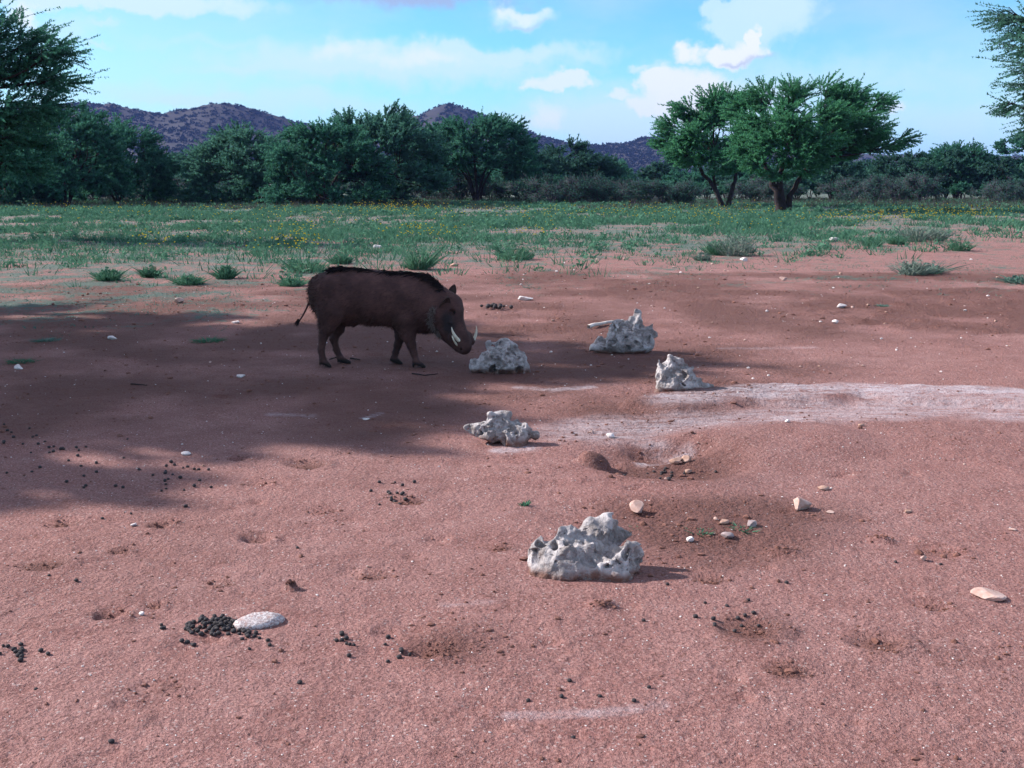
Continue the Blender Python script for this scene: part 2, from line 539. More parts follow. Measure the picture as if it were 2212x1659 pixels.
th = np.concatenate([np.linspace(-pi, radians(-37), 22)[:-1], np.linspace(radians(-37), radians(37), 440), np.linspace(radians(37), pi, 22)[1:-1]])
rr = np.concatenate([np.geomspace(.5, 2.2, 16)[:-1], np.geomspace(2.2, 34, 430)[:-1], np.geomspace(34, 6000, 46)])
R_, T_ = np.meshgrid(rr, th, indexing='ij')
gx, gy = (R_ * np.sin(T_)).ravel(), (R_ * np.cos(T_)).ravel()
g_z = gz(gx, gy)
nr_, nt_ = len(rr), len(th)
I, J = np.meshgrid(np.arange(nr_ - 1), np.arange(nt_), indexing='ij')
J2 = (J + 1) % nt_
quads = np.stack([I * nt_ + J, (I + 1) * nt_ + J, (I + 1) * nt_ + J2, I * nt_ + J2], -1).reshape(-1, 4)[:, ::-1]
cen = len(gx)
fan = np.stack([np.full(nt_, cen), np.arange(nt_), (np.arange(nt_) + 1) % nt_], -1)[:, ::-1]


def vedge(u):                                   # photograph row where the meadow gives way to bare sand, by column
    return np.interp(u, [-400, 0, 500, 900, 1000, 1300, 1600, 1900, 2050, 2212, 2600], [620, 610, 600, 585, 565, 560, 552, 535, 512, 500, 498])


def green_at(x, y):
    u, v = project(x, np.maximum(y, 1.0))
    e = vedge(u)
    g = smooth(e + 60, e - 40, v) * .9
    left = smooth(1000, 300, u) * smooth(750, 630, v) * .75
    midr = smooth(1000, 1100, u) * smooth(660, 600, v) * .35
    o = np.maximum(np.maximum(g, left), midr)
    o = o + smooth(50, 75, np.hypot(x, y)) * 1.2
    return np.where(y < 6, 0, o)


pale_v = np.concatenate([pale_at(gx, gy), [0]])
green_v = np.concatenate([green_at(gx, gy), [0]])
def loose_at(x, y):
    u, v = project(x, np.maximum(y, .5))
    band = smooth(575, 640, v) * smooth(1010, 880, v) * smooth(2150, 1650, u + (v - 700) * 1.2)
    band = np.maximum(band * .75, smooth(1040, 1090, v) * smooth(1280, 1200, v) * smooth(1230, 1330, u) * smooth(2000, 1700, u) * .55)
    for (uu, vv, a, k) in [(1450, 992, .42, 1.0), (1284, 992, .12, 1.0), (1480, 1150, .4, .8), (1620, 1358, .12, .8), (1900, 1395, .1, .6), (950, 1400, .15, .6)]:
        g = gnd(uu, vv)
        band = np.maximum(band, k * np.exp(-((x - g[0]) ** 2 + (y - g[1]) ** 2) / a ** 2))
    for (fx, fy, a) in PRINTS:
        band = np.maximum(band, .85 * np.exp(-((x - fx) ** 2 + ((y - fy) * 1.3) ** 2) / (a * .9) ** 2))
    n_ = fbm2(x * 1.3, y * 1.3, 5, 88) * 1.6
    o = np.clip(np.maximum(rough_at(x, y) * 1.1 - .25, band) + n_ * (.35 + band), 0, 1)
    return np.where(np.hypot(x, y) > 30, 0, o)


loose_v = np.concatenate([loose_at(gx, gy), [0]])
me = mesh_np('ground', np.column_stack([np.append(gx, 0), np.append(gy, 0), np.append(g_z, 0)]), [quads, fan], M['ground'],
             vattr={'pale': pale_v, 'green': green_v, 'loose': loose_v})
tag(link(me, 'ground'), 'bare reddish sand giving way to a grassy meadow', 'ground', kind='structure')

# ---------------------------------------------------------------- hills
SIL = [(-500, 235), (-200, 232), (0, 228), (100, 224), (165, 221), (230, 218), (290, 224), (350, 236), (420, 243), (460, 238), (500, 228), (550, 230),
       (600, 243), (650, 258), (720, 272), (800, 280), (880, 262), (930, 232), (960, 220), (990, 220), (1030, 234), (1080, 254), (1130, 270),
       (1180, 288), (1230, 300), (1300, 305), (1350, 301), (1400, 290), (1440, 284), (1500, 288), (1600, 300), (1750, 314), (1900, 322), (2212, 330), (2700, 335)]
su, sv_ = np.array(SIL).T
DH = 1150.0
hx = np.array([at(u, v, DH)[0] for u, v in SIL]); hz = np.array([at(u, v, DH)[2] for u, v in SIL])
xs = np.linspace(hx[0], hx[-1], 260)
ys = np.linspace(620, 1900, 70)
XX, YY = np.meshgrid(xs, ys)
ridge = np.interp(XX, hx, hz)
ridge = ridge - 3
ry = DH + 90 * np.sin(XX / 170.)
prof = np.where(YY < ry, smooth(620, 1, (YY * 0 + 1)) * 0 + np.clip((YY - 620) / (ry - 620), 0, 1) ** 1.7, np.clip((1900 - YY) / (1900 - ry), 0, 1) ** 1.3)
hgt = ridge * prof * (YY * 0 + 1) * np.where(YY < ry, ry / DH, 1) + 14 * fbm2(XX / 120, YY / 120, 4, 3) * np.sqrt(np.clip(prof, 0, 1)) * (1 - prof * .75) - 1
nI, nJ = XX.shape
I, J = np.meshgrid(np.arange(nI - 1), np.arange(nJ - 1), indexing='ij')
hq = np.stack([I * nJ + J, I * nJ + J + 1, (I + 1) * nJ + J + 1, (I + 1) * nJ + J], -1).reshape(-1, 4)
hills = tag(link(mesh_np('hills', np.column_stack([XX.ravel(), YY.ravel(), hgt.ravel()]), hq, M['hill']), 'hills'),
            'bush-covered hills with a pointed middle peak on the skyline', 'hills', kind='structure')


def tufts_mesh(px, py, pz, size, nquad, seed, flat=.7, tri=False):
    """clumps of leaf-like quads around centres"""
    r = np.random.default_rng(seed)
    n = len(px) * nquad
    c_ = np.repeat(np.column_stack([px, py, pz]), nquad, 0)
    s = np.repeat(size, nquad)
    d = r.normal(size=(n, 3)); d /= np.linalg.norm(d, axis=1)[:, None]
    d[:, 2] = np.abs(d[:, 2]) * flat
    c_ = c_ + d * (s * r.uniform(.3, 1, n))[:, None]
    a = r.normal(size=(n, 3)); a /= np.linalg.norm(a, axis=1)[:, None]
    b_ = np.cross(a, r.normal(size=(n, 3))); b_ /= np.linalg.norm(b_, axis=1)[:, None]
    w = (s * r.uniform(.3, .6, n))[:, None]
    if tri:
        V = np.stack([c_ - a * w - b_ * w * .6, c_ - a * w + b_ * w * .6, c_ + a * w * 1.3], 1).reshape(-1, 3)
        return V, np.arange(n * 3).reshape(-1, 3), r.uniform(0, 1, n)
    V = np.stack([c_ - a * w, c_ + b_ * w * .7, c_ + a * w, c_ - b_ * w * .7], 1).reshape(-1, 3)
    return V, np.arange(n * 4).reshape(-1, 4), r.uniform(0, 1, n)


r = np.random.default_rng(5)
n = 20000
bx = np.where(r.uniform(0, 1, n) < .82, r.uniform(-560, 240, n), r.uniform(hx[0], hx[-1], n))
by = 640 + (1300 - 640) * r.uniform(0, 1, n) ** .7
ii = np.clip(np.searchsorted(xs, bx), 1, len(xs) - 1); jj = np.clip(np.searchsorted(ys, by), 1, len(ys) - 1)
fx_, fy_ = np.clip((bx - xs[ii - 1]) / (xs[1] - xs[0]), 0, 1), np.clip((by - ys[jj - 1]) / (ys[1] - ys[0]), 0, 1)
bz = (hgt[jj - 1, ii - 1] * (1 - fx_) + hgt[jj - 1, ii] * fx_) * (1 - fy_) + (hgt[jj, ii - 1] * (1 - fx_) + hgt[jj, ii] * fx_) * fy_
keep = (bz > -.5) & (vn2(bx / 25, by / 25, 8) > .18)
bx, by, bz = bx[keep], by[keep], bz[keep]
V, F, va = tufts_mesh(bx, by, bz + .1, r.uniform(1.4, 3.0, len(bx)), 8, 6, tri=True)
tag(link(mesh_np('hill_bushes', V, F, M['hillbush'], False, {'var': va}), 'hill_bushes'),
    'distant bushes darkened as under cloud shade, covering the hills as one mass', 'bushes', kind='stuff')


# ---------------------------------------------------------------- trees
def tubes(paths):
    """paths: list of (pts Nx3, radii N, sides)"""
    Vs, Fs, off = [], [], 0
    for pts, rad, k in paths:
        pts = np.asarray(pts, float); n_ = len(pts)
        t = np.gradient(pts, axis=0); t /= (np.linalg.norm(t, axis=1)[:, None] + 1e-9)
        ref = np.array([0, 0, 1.0]) if abs(t[0, 2]) < .8 else np.array([1.0, 0, 0])
        a = np.cross(t, ref); a /= (np.linalg.norm(a, axis=1)[:, None] + 1e-9)
        b_ = np.cross(t, a)
        ang = np.arange(k) * 2 * pi / k
        ring = pts[:, None] + (a[:, None] * np.cos(ang)[None, :, None] + b_[:, None] * np.sin(ang)[None, :, None]) * np.asarray(rad)[:, None, None]
        Vs.append(ring.reshape(-1, 3))
        i, j = np.meshgrid(np.arange(n_ - 1), np.arange(k), indexing='ij')
        j2 = (j + 1) % k
        Fs.append(off + np.stack([i * k + j, i * k + j2, (i + 1) * k + j2, (i + 1) * k + j], -1).reshape(-1, 4))
        off += n_ * k
    return np.concatenate(Vs), np.concatenate(Fs)


def bez(a, c_, b_, n_=6):
    t = np.linspace(0, 1, n_)[:, None]
    return (1 - t) ** 2 * a + 2 * t * (1 - t) * c_ + t * t * b_


def unit(v):
    return v / (np.linalg.norm(v, axis=-1, keepdims=True) + 1e-9)


def build_tree(stems, pads, seed, leafmat, leaf=(.09, .045), tl=.9, lpt=22, dens=16.0, up=.35, barkmat=None, wild=0.0, twr=.007, jit=.30, spike=.14):
    """stems: list of (pts, r0, r1); pads: list of (centre, radii). Returns trunk mesh, crown mesh (local coords)."""
    r = np.random.default_rng(seed)
    paths = []
    tops = []
    for pts, r0, r1 in stems:
        pts = np.array(pts, float)
        t = np.linspace(0, 1, len(pts)); tt = np.linspace(0, 1, 8)
        P_ = np.column_stack([np.interp(tt, t, pts[:, k]) for k in range(3)])
        P_[1:-1] += r.normal(size=(6, 3)) * r0 * .22
        rad = r0 + (r1 - r0) * tt ** .8
        rad[0] *= 1.35
        paths.append((P_, rad, 8))
        tops.append((P_[-1], r1)); tops.append((P_[-3], r1 * .9))
    TW0, TW1 = [], []
    axis = np.mean([t[0] for t in tops], 0)
    for C, Rd in pads:
        C = np.array(C, float); Rd = np.array(Rd, float)
        ds = [np.linalg.norm((C - t[0]) * np.array([1, 1, .6])) + (4 if t[0][2] > C[2] + .4 else 0) for t in tops]
        S, rs = tops[int(np.argmin(ds))]
        E = C - np.array([0, 0, Rd[2] * .45])
        ctrl = S * .5 + E * .5 + np.array([0, 0, -.12 * np.linalg.norm((E - S)[:2])]) + r.normal(size=3) * .15
        L = bez(S, ctrl, E, 7)
        r0 = min(rs * .62, .05 + .018 * np.linalg.norm(E - S))
        paths.append((L, np.linspace(r0, .022, 7), 5))
        area = pi * Rd[0] * Rd[1] * .6 + pi * Rd[0] * Rd[2] * .7
        ntw = max(10, int(area * dens))
        ns = max(3, ntw // 9)
        for q in range(ns):
            d = r.normal(size=3); d /= np.linalg.norm(d); rad = r.uniform(.15, .7)
            e = C + d * Rd * rad
            s = L[r.integers(3, 7)]
            cc_ = s * .45 + e * .55 + np.array([0, 0, -.1]) + r.normal(size=3) * .08
            B = bez(s, cc_, e, 4)
            paths.append((B, np.array([.02, .016, .012, .008]), 3))
            k = max(2, int(round(ntw / ns)))
            t = r.uniform(.35, 1, k)
            st = np.column_stack([np.interp(t, np.linspace(0, 1, 4), B[:, x]) for x in range(3)])
            out = unit((st - C) / Rd)
            rad_ = st - axis; rad_[:, 2] *= .3
            dr = unit(out * .55 + unit(rad_) * .75 + np.array([0, 0, up]) + r.normal(size=(k, 3)) * (jit + wild))
            dr[:, 2] *= .8
            ln = tl * r.uniform(.45, 1.15, k) * (1 + .7 * (r.uniform(size=k) > .9))
            en = st + dr * ln[:, None]
            q_ = np.linalg.norm((en - C) / (Rd * 1.05 + .22), axis=1)
            lim = np.where(r.uniform(size=k) < spike, 1.5, 1.0)
            en = np.where((q_ > lim)[:, None], C + (en - C) * (lim / np.maximum(q_, 1e-6))[:, None], en)
            TW0.append(st); TW1.append(en)
    A = np.concatenate(TW0); B = np.concatenate(TW1)
    n_ = len(A)
    D = B - A
    # twigs as thin three-sided tapering spikes
    t = unit(D); a = unit(np.cross(t, r.normal(size=(n_, 3)))); b2 = np.cross(t, a)
    rw = twr
    V = np.stack([A + a * rw, A - a * rw * .5 + b2 * rw * .87, A - a * rw * .5 - b2 * rw * .87, B], 1).reshape(-1, 3)
    o = np.arange(n_)[:, None] * 4
    Ft = np.concatenate([o + np.array([0, 1, 3]), o + np.array([1, 2, 3]), o + np.array([2, 0, 3])])
    Vt, Fq = tubes(paths)
    trunk = mesh_np('trunk', np.concatenate([Vt, V]), [Fq, Ft + len(Vt)], barkmat or M['bark'])
    crown = None
    if lpt > 0:
        N = n_ * lpt
        tt = (np.tile(np.arange(lpt), n_) + r.uniform(0, 1, N)) / lpt * .92 + .10
        A2 = np.repeat(A, lpt, 0); D2 = np.repeat(D, lpt, 0); T2 = unit(D2)
        side = unit(np.cross(T2, r.normal(size=(N, 3))))
        axis_ = unit(T2 * r.uniform(.1, 1, (N, 1)) + side * .8 + np.array([0, 0, .1]))
        c_ = A2 + D2 * tt[:, None] + side * (leaf[0] * .30)
        wv = unit(np.cross(axis_, r.normal(size=(N, 3))))
        l = leaf[0] * r.uniform(.6, 1.25, N)[:, None]; w = leaf[1] * r.uniform(.6, 1.2, N)[:, None]
        V = np.stack([c_ - axis_ * l * .5 - wv * w * .5, c_ - axis_ * l * .5 + wv * w * .5, c_ + axis_ * l * .6], 1).reshape(-1, 3)
        var = np.clip(np.repeat(r.normal(.45, .2, n_), lpt) + r.normal(0, .17, N), 0, 1)
        crown = mesh_np('crown', V, np.arange(N * 3).reshape(-1, 3), leafmat, False, {'var': var})
    return trunk, crown


def place_tree(meshes, name, label, cat, loc, group=None, rz=0, sc=1.0):
    root = bpy.data.objects.new(name, None); COL.objects.link(root)
    root.location = [float(t) for t in loc]; root.rotation_euler = (0, 0, rz)
    root.scale = sc if hasattr(sc, '__len__') else (sc,) * 3
    root.empty_display_size = .3
    tag(root, label, cat, group)
    link(meshes[0], 'trunk', root)
    if meshes[1]:
        link(meshes[1], 'crown', root)
    return root


def Z3(zx, zy):
    return 1355.4 + zx * .29106, 135.5 + zy * .29106


def px_tree(baseuv, Y, stems, pads, tr, **kw):
    """pads / stems measured on the photograph and carried to distance Y"""
    base = at(*tr(*baseuv), Y); base[2] = float(gz(base[0], base[1], False)) - .05
    s = pxm(Y)
    k = abs(tr(1, 0)[0] - tr(0, 0)[0])
    S = []
    for pts, w0, w1 in stems:
        L = [at(*tr(q[0], q[1]), Y + (q[2] if len(q) > 2 else 0)) - base for q in pts]
        L[0][2] = -.1
        S.append((L, w0 * k / s / 2, w1 * k / s / 2))
    P_ = []
    for q in pads:
        c_ = at(*tr(q[0], q[1]), Y + q[2]) - base
        rx, rz_ = q[3] * k / s, q[4] * k / s
        P_.append((c_, (rx, q[5] if len(q) > 5 else max(.8, rx * .9), rz_)))
    return base, build_tree(S, P_, **kw)


# the two flat-crowned acacias
pads = [(1000, 225, .5, 190, 90), (1250, 205, 0, 200, 95), (1480, 185, .8, 190, 85), (1680, 235, .5, 210, 80), (1870, 285, 0, 120, 38),
        (1500, 370, -1.5, 230, 75), (1250, 420, -2.4, 200, 65), (1700, 390, -.5, 220, 55), (1850, 480, -.5, 190, 50), (2040, 560, 0, 110, 42),
        (1000, 430, -1, 180, 90), (850, 320, 1, 170, 90), (1450, 550, -2.2, 230, 55), (1720, 590, .2, 230, 45), (1050, 600, -2, 190, 65),
        (1230, 690, -2.5, 180, 55), (980, 750, -2.2, 130, 42), (1330, 790, -2.6, 75, 26), (1130, 810, -2.6, 130, 28), (1560, 650, .8, 200, 45),
        (1150, 500, 2.2, 280, 110), (1500, 450, 2.6, 280, 110), (1930, 610, .5, 120, 30), (1150, 330, -1.5, 160, 70), (1620, 300, 2, 200, 80), (1080, 520, -1.8, 200, 70), (1330, 610, -2.4, 200, 55), (1250, 560, .5, 260, 70), (900, 640, -1.2, 150, 60), (1400, 700, -1.5, 150, 50), (1600, 500, 0, 240, 70), (880, 480, 0, 170, 80)]
base, ms = px_tree((1160, 1105), 53.6, [([(1150, 1108), (1120, 985), (1085, 875), (1000, 720)], 88, 34), ([(1165, 1090), (1150, 960), (1130, 820), (1180, 640)], 70, 30),
                                       ([(1188, 1085), (1212, 965), (1285, 852), (1400, 700)], 52, 26)], pads, Z3, seed=11,
                   leafmat=M['leaf_hero'], leaf=(.100, .064), tl=1.0, lpt=34, dens=44, up=.24, twr=.010, jit=.34, spike=.10)
place_tree(ms, 'acacia_tree', 'bright green flat-crowned acacia on a thick forked trunk in the meadow', 'tree', base)
pads = [(620, 255, 0, 160, 70), (770, 235, 1, 150, 65), (450, 330, 0, 130, 52), (320, 460, 0, 130, 60), (500, 510, -1, 190, 75), (650, 410, 0, 190, 85),
        (270, 570, 0, 105, 45), (390, 650, -1, 150, 48), (600, 690, -1, 170, 55), (690, 780, -1, 110, 28), (820, 550, 0, 160, 90), (480, 720, .5, 150, 38), (560, 600, 1.5, 220, 90), (720, 620, .3, 180, 80), (560, 430, 1, 190, 80), (700, 330, .3, 170, 70), (440, 590, .3, 190, 60), (780, 740, -.5, 110, 40)]
base, ms = px_tree((725, 1040), 63, [([(715, 1045), (650, 930), (585, 850), (480, 700)], 42, 20), ([(705, 1040), (655, 935), (640, 820), (640, 640)], 30, 16),
                                     ([(745, 1030), (772, 925), (808, 848), (800, 660)], 40, 20)], pads, Z3, seed=12,
                   leafmat=M['leaf_hero'], leaf=(.112, .072), tl=1.05, lpt=32, dens=38, up=.24, twr=.011, jit=.34, spike=.10)
place_tree(ms, 'acacia_tree', 'green acacia on two leaning stems behind the thick forked one', 'tree', base)


def auto_tree(ub, vb, ul, ur, vt, vb2, seed, leafmat, nst=6, npad=15, Y=None, leaf=(.155, .105), lpt=25, dens=22, tl=1.1, flat=.5, **kw):
    """a multi-stemmed thorn tree whose crown spans the measured width and height"""
    r = np.random.default_rng(seed)
    base = gnd(ub, vb) if Y is None else at(ub, vb, Y)
    Y = base[1]; base[2] = float(gz(base[0], base[1], False)) - .05
    s = pxm(Y)
    x0, x1 = (ul - ub) / s, (ur - ub) / s
    ztop, zbot = at(ub, vt, Y)[2], at(ub, vb2, Y)[2]
    cx, hw = (x0 + x1) / 2, (x1 - x0) / 2
    P_ = []
    H = ztop - zbot
    for k in range(npad):
        a = k * 2.39996 + seed; q = math.sqrt((k + .5) / npad) * .88
        px, py = cx + hw * q * cos(a), hw * .75 * q * sin(a)
        zt = zbot + H * math.sqrt(max(.04, 1 - (q / .98) ** 2)) * r.uniform(.84, 1.0)
        P_.append(((px, py, zt - H * .13), (hw * .29, hw * .27, H * r.uniform(.11, .16))))
        if k % 2 and q < .8:
            P_.append(((px * 1.05, py * 1.1, zbot + (zt - zbot) * r.uniform(.30, .6)), (hw * .27, hw * .25, H * .12)))
    for k in range(9 if npad > 9 else 4):
        a = k * .7 + seed
        P_.append(((cx + hw * .74 * cos(a), hw * .6 * sin(a), zbot + H * r.uniform(-.06, .22)), (hw * .28, hw * .26, H * r.uniform(.10, .15))))
    if seed == 25:
        for q in range(3):
            P_.append((at(846 + 16 * q - 16, 231 + 5 * abs(q - 1), Y) - base, (.3, .3, .2)))
    S = []
    for k in range(nst):
        a = k * 2 * pi / nst + r.uniform(-.4, .4)
        q = r.uniform(.25, .5) * hw
        top = np.array([cx * .6 + q * cos(a), q * .8 * sin(a), zbot + (ztop - zbot) * r.uniform(.1, .4)])
        S.append(([(r.normal(0, .12), r.normal(0, .12), -.1), top * np.array([.35, .35, .5]), top], r.uniform(.07, .12), .045))
    return base, build_tree(S, P_, seed=seed + 50, leafmat=leafmat, leaf=leaf, lpt=lpt, dens=dens, tl=tl, **kw)


LINE = [  # base u,v, left, right, top, crown bottom, seed, leaves, label
    (145, 447, 15, 290, 205, 418, 21, 'leaf_dark', 'dark many-stemmed acacia under the feathery branches', {}),
    (255, 441, 130, 386, 234, 424, 22, 'leaf_dark', 'low dark green acacia with a rounded side under the hill', {}),
    (560, 441, 380, 715, 258, 426, 23, 'leaf_grey', 'broad low acacia spreading wide beside the gap in the thicket', dict(npad=18)),
    (700, 446, 560, 845, 240, 416, 24, 'leaf_dark', 'green acacia with bent dark stems between two broader crowns', {}),
    (825, 443, 670, 975, 212, 416, 25, 'leaf_grey', 'tall grey-green acacia with a spiky sprig standing out on top', dict(npad=18, up=.6)),
    (1030, 437, 880, 1178, 230, 374, 26, 'leaf_dark', 'vase-shaped acacia with many bare fanning stems', dict(nst=9, npad=18)),
    (2062, 431, 1965, 2168, 298, 398, 27, 'leaf_dark', 'rounded dark acacia standing apart at the meadow edge', dict(npad=16)),
    (1795, 430, 1755, 1862, 345, 398, 28, 'leaf_dark', 'small young acacia in the shade beyond the forked trunk', dict(npad=7, nst=2)),
    (1948, 432, 1880, 2010, 318, 378, 29, 'leaf_bush', 'thin single-stemmed acacia next to the rounded dark one', dict(npad=8, nst=1)),
    (2230, 428, 2140, 2330, 325, 400, 30, 'leaf_dark', 'dark bushy acacia beneath the hanging tip of branches', dict(npad=10)),
    (1215, 432, 1110, 1330, 296, 410, 31, 'leaf_bush', 'faded green acacia behind the grey thorn scrub', dict(npad=12)),
    (20, 447, -130, 135, 215, 418, 32, 'leaf_dark', 'dense acacia whose crown merges under the feathery branches', dict(npad=14)),
]
for (ub, vb, ul, ur, vt, vb2, sd, lm, lab, kw) in LINE:
    base, ms = auto_tree(ub, vb, ul, ur, vt, vb2, sd, M[lm], twr=.014, **kw)
    place_tree(ms, 'acacia_tree', lab, 'tree', base, 'acacias along the meadow edge')
# sprig on the tall grey-green one's skyline, flat-topped tree far right
base, ms = auto_tree(2205, 424, 2150, 2262, 287, 318, 41, M['leaf_dark'], nst=1, npad=7, Y=98, leaf=(.20, .13), twr=.014)
place_tree(ms, 'acacia_tree', 'flat-topped acacia on a tall bare stem rising over the thicket', 'tree', base)

# feathery tree standing beyond the left edge: only its branches reach into view
def I2(u, v):
    return u, v


pads = [(-30, 60, 0, 90, 40), (60, 110, 0, 70, 26), (110, 105, -.5, 60, 18), (-40, 140, 0, 110, 40), (70, 165, .5, 80, 26), (120, 165, 0, 55, 14),
        (20, 215, -.5, 100, 34), (95, 225, 0, 60, 22), (10, 280, 0, 100, 40), (70, 290, .5, 70, 30), (-120, 100, 0, 140, 60), (-140, 220, 0, 150, 60),
        (-160, 20, 0, 130, 60), (-60, 330, .5, 120, 40), (40, 340, .3, 90, 36), (-220, 310, .5, 110, 40), (-240, 150, 1, 120, 60), (60, 70, .2, 40, 40)]
base, ms = px_tree((-130, 520), 27.5, [([(-130, 523), (-120, 430), (-90, 330)], 34, 18), ([(-135, 523), (-160, 400), (-190, 280)], 28, 16), ([(-125, 520), (-110, 380), (-60, 180)], 24, 10)],
                   pads, I2, seed=51, leafmat=M['leaf_dark'], leaf=(.070, .046), tl=1.05, lpt=30, dens=44, up=.30, twr=.007, spike=.3)
place_tree(ms, 'acacia_tree', 'feathery dark acacia reaching its branches in over the hills', 'tree', base)
# tree beyond the right edge
pads = [(2230, 60, 0, 70, 22), (2190, 20, .4, 70, 22), (2250, 130, 0, 70, 20), (2240, 180, .3, 60, 16), (2185, 218, 0, 50, 10), (2260, 230, .2, 70, 18),
        (2330, 40, 0, 110, 50), (2350, 140, 0, 110, 50), (2350, 240, 0, 90, 40), (2440, 90, .5, 110, 60), (2205, 95, -.4, 45, 13), (2240, 262, .2, 40, 9), (2440, 220, 0, 100, 50)]
base, ms = px_tree((2440, 545), 23.0, [([(2440, 560), (2430, 430), (2400, 300), (2360, 120)], 40, 16), ([(2445, 560), (2450, 400), (2440, 200)], 30, 16)],
                   pads, I2, seed=52, leafmat=M['leaf_grey'], leaf=(.058, .038), tl=.95, lpt=24, dens=42, up=.10, twr=.006, spike=.25)
place_tree(ms, 'acacia_tree', 'airy acacia whose branches hang into the sky from outside', 'tree', base)

# the tree whose shade lies across the clearing (its shadow measured on the ground, carried up towards the sun)
def shade_pad(sx, sy, z, rx, ry_, rz_):
    k = z / tan(SUN_EL)
    return np.array([sx + SUN_AZ[0] * k, sy + SUN_AZ[1] * k, z]), (rx, ry_, rz_)


SH = [(-.9, 7.7, 5.0, 1.2, 1.0, .5), (-.1, 8.3, 5.1, .9, .7, .4), (-1.9, 6.9, 4.6, 1.2, 1.0, .5), (-2.9, 6.2, 4.2, 1.1, .9, .5), (-1.6, 8.6, 5.2, 1.4, 1.2, .6),
      (-2.8, 8.0, 5.0, 1.4, 1.2, .6), (-.5, 9.3, 5.0, 1.2, 1.0, .5), (-2.2, 9.9, 4.8, 1.4, 1.2, .6), (-3.8, 9.4, 4.6, 1.4, 1.3, .6), (-4.2, 7.6, 4.4, 1.3, 1.2, .6),
      (-3.6, 11.0, 4.4, 1.3, 1.2, .5), (-5.4, 10.6, 4.2, 1.3, 1.3, .6), (-5.6, 8.8, 4.0, 1.3, 1.3, .6), (-5.6, 12.0, 4.0, 1.2, 1.0, .5), (.5, 9.0, 4.8, .8, .7, .3),
      (-4.0, 5.7, 3.9, 1.1, .9, .5), (-5.4, 6.8, 3.8, 1.2, 1.2, .5), (-1.1, 10.6, 4.6, 1.0, .8, .4), (-7, 9.6, 3.8, 1.2, 1.2, .5),
      (-3.4, 7.0, 4.5, 1.2, 1.1, .5), (-3.0, 9.0, 4.9, 1.3, 1.2, .6), (-1.2, 9.4, 5.0, 1.2, 1.1, .5), (-4.8, 9.8, 4.4, 1.3, 1.2, .6), (-2.3, 7.5, 4.8, 1.2, 1.1, .5), (-4.9, 7.9, 4.2, 1.2, 1.2, .5), (-1.3, 7.0, 4.8, .9, .7, .4), (-2.6, 5.5, 4.0, .9, .6, .4), (-3.4, 5.0, 3.8, .9, .6, .4), (-1.4, 6.2, 4.4, .7, .5, .35), (-4.8, 5.2, 3.7, 1.0, .8, .4)]
pd = [shade_pad(*q) for q in SH]
bx0, by0 = np.mean([q[0][0] for q in pd]), np.mean([q[0][1] for q in pd])
base = np.array([bx0, by0, float(gz(bx0, by0, False)) - .05])
pd = [(q[0] - base, q[1]) for q in pd]
ms = build_tree([([(0, 0, -.1), (.3, -.1, 1.2), (.9, -.4, 2.6)], .2, .1), ([(0, .1, -.1), (-.3, .3, 1.3), (-1.0, .6, 2.8)], .17, .09), ([(.05, 0, -.1), (.2, .5, 1.4), (.3, 1.2, 3.0)], .14, .08)],
                pd, seed=61, leafmat=M['leaf_dark'], leaf=(.20, .15), tl=.9, lpt=20, dens=26, up=.2)
place_tree(ms, 'acacia_tree', 'wide acacia outside the frame that shades the boar and the sand', 'tree', base)

# thicket behind the line: shared meshes, each bush its own object
bushes = []
for k, (w, h, lm) in enumerate([(3.4, 4.0, 'leaf_bush'), (2.8, 3.4, 'leaf_dark'), (3.8, 3.2, 'leaf_grey')]):
    r = np.random.default_rng(70 + k)
    P_ = []
    for q in range(11):
        a = q * 2.4; rad = math.sqrt((q + .5) / 11) * .75
        P_.append(((w / 2 * rad * 1.1 * cos(a), w / 2 * rad * sin(a), h * (.22 + .62 * math.sqrt(1 - rad ** 2) * r.uniform(.35, 1))), (w * .22, w * .22, h * .15)))
    S = [([(r.normal(0, .1), r.normal(0, .1), -.1), (.3 * w * .4 * cos(a), .3 * w * .4 * sin(a), h * .25), (w * .25 * cos(a), w * .25 * sin(a), h * .5)], .06, .03) for a in np.arange(5) * 1.26]
    bushes.append(build_tree(S, P_, seed=80 + k, leafmat=M[lm], leaf=(.22, .15), tl=1.2, lpt=28, dens=14, twr=.014))
bare = []
for k in range(2):
    r = np.random.default_rng(90 + k)
    P_ = [((r.normal(0, .8), r.normal(0, .8), r.uniform(.7, 1.9)), (.7, .7, .45)) for q in range(11)]
    S = [([(r.normal(0, .15), r.normal(0, .15), -.1), (.3 * cos(a), .3 * sin(a), .5), (.7 * cos(a), .7 * sin(a), 1.1)], .035, .02) for a in np.arange(7) * .9]
    bare.append(build_tree(S, P_, seed=95 + k, leafmat=M['leaf_bush'], lpt=3, leaf=(.14, .07), tl=.8, dens=34, up=.5, barkmat=M['twig'], wild=.25, twr=.018))
r = np.random.default_rng(100)
spots = []
for u in np.arange(-150, 2400, 62):
    for row in range(2):
        uu = u + r.uniform(-30, 30)
        Y = (92 if row == 0 else 125) + r.uniform(-8, 12)
        spots.append((uu, Y, r.integers(3), r.uniform(.85, 1.25) * (1.15 if row else 1)))
for u in np.arange(-150, 2400, 70):
    spots.append((u + r.uniform(-30, 30), r.uniform(81, 90), r.integers(3), r.uniform(.5, .75)))
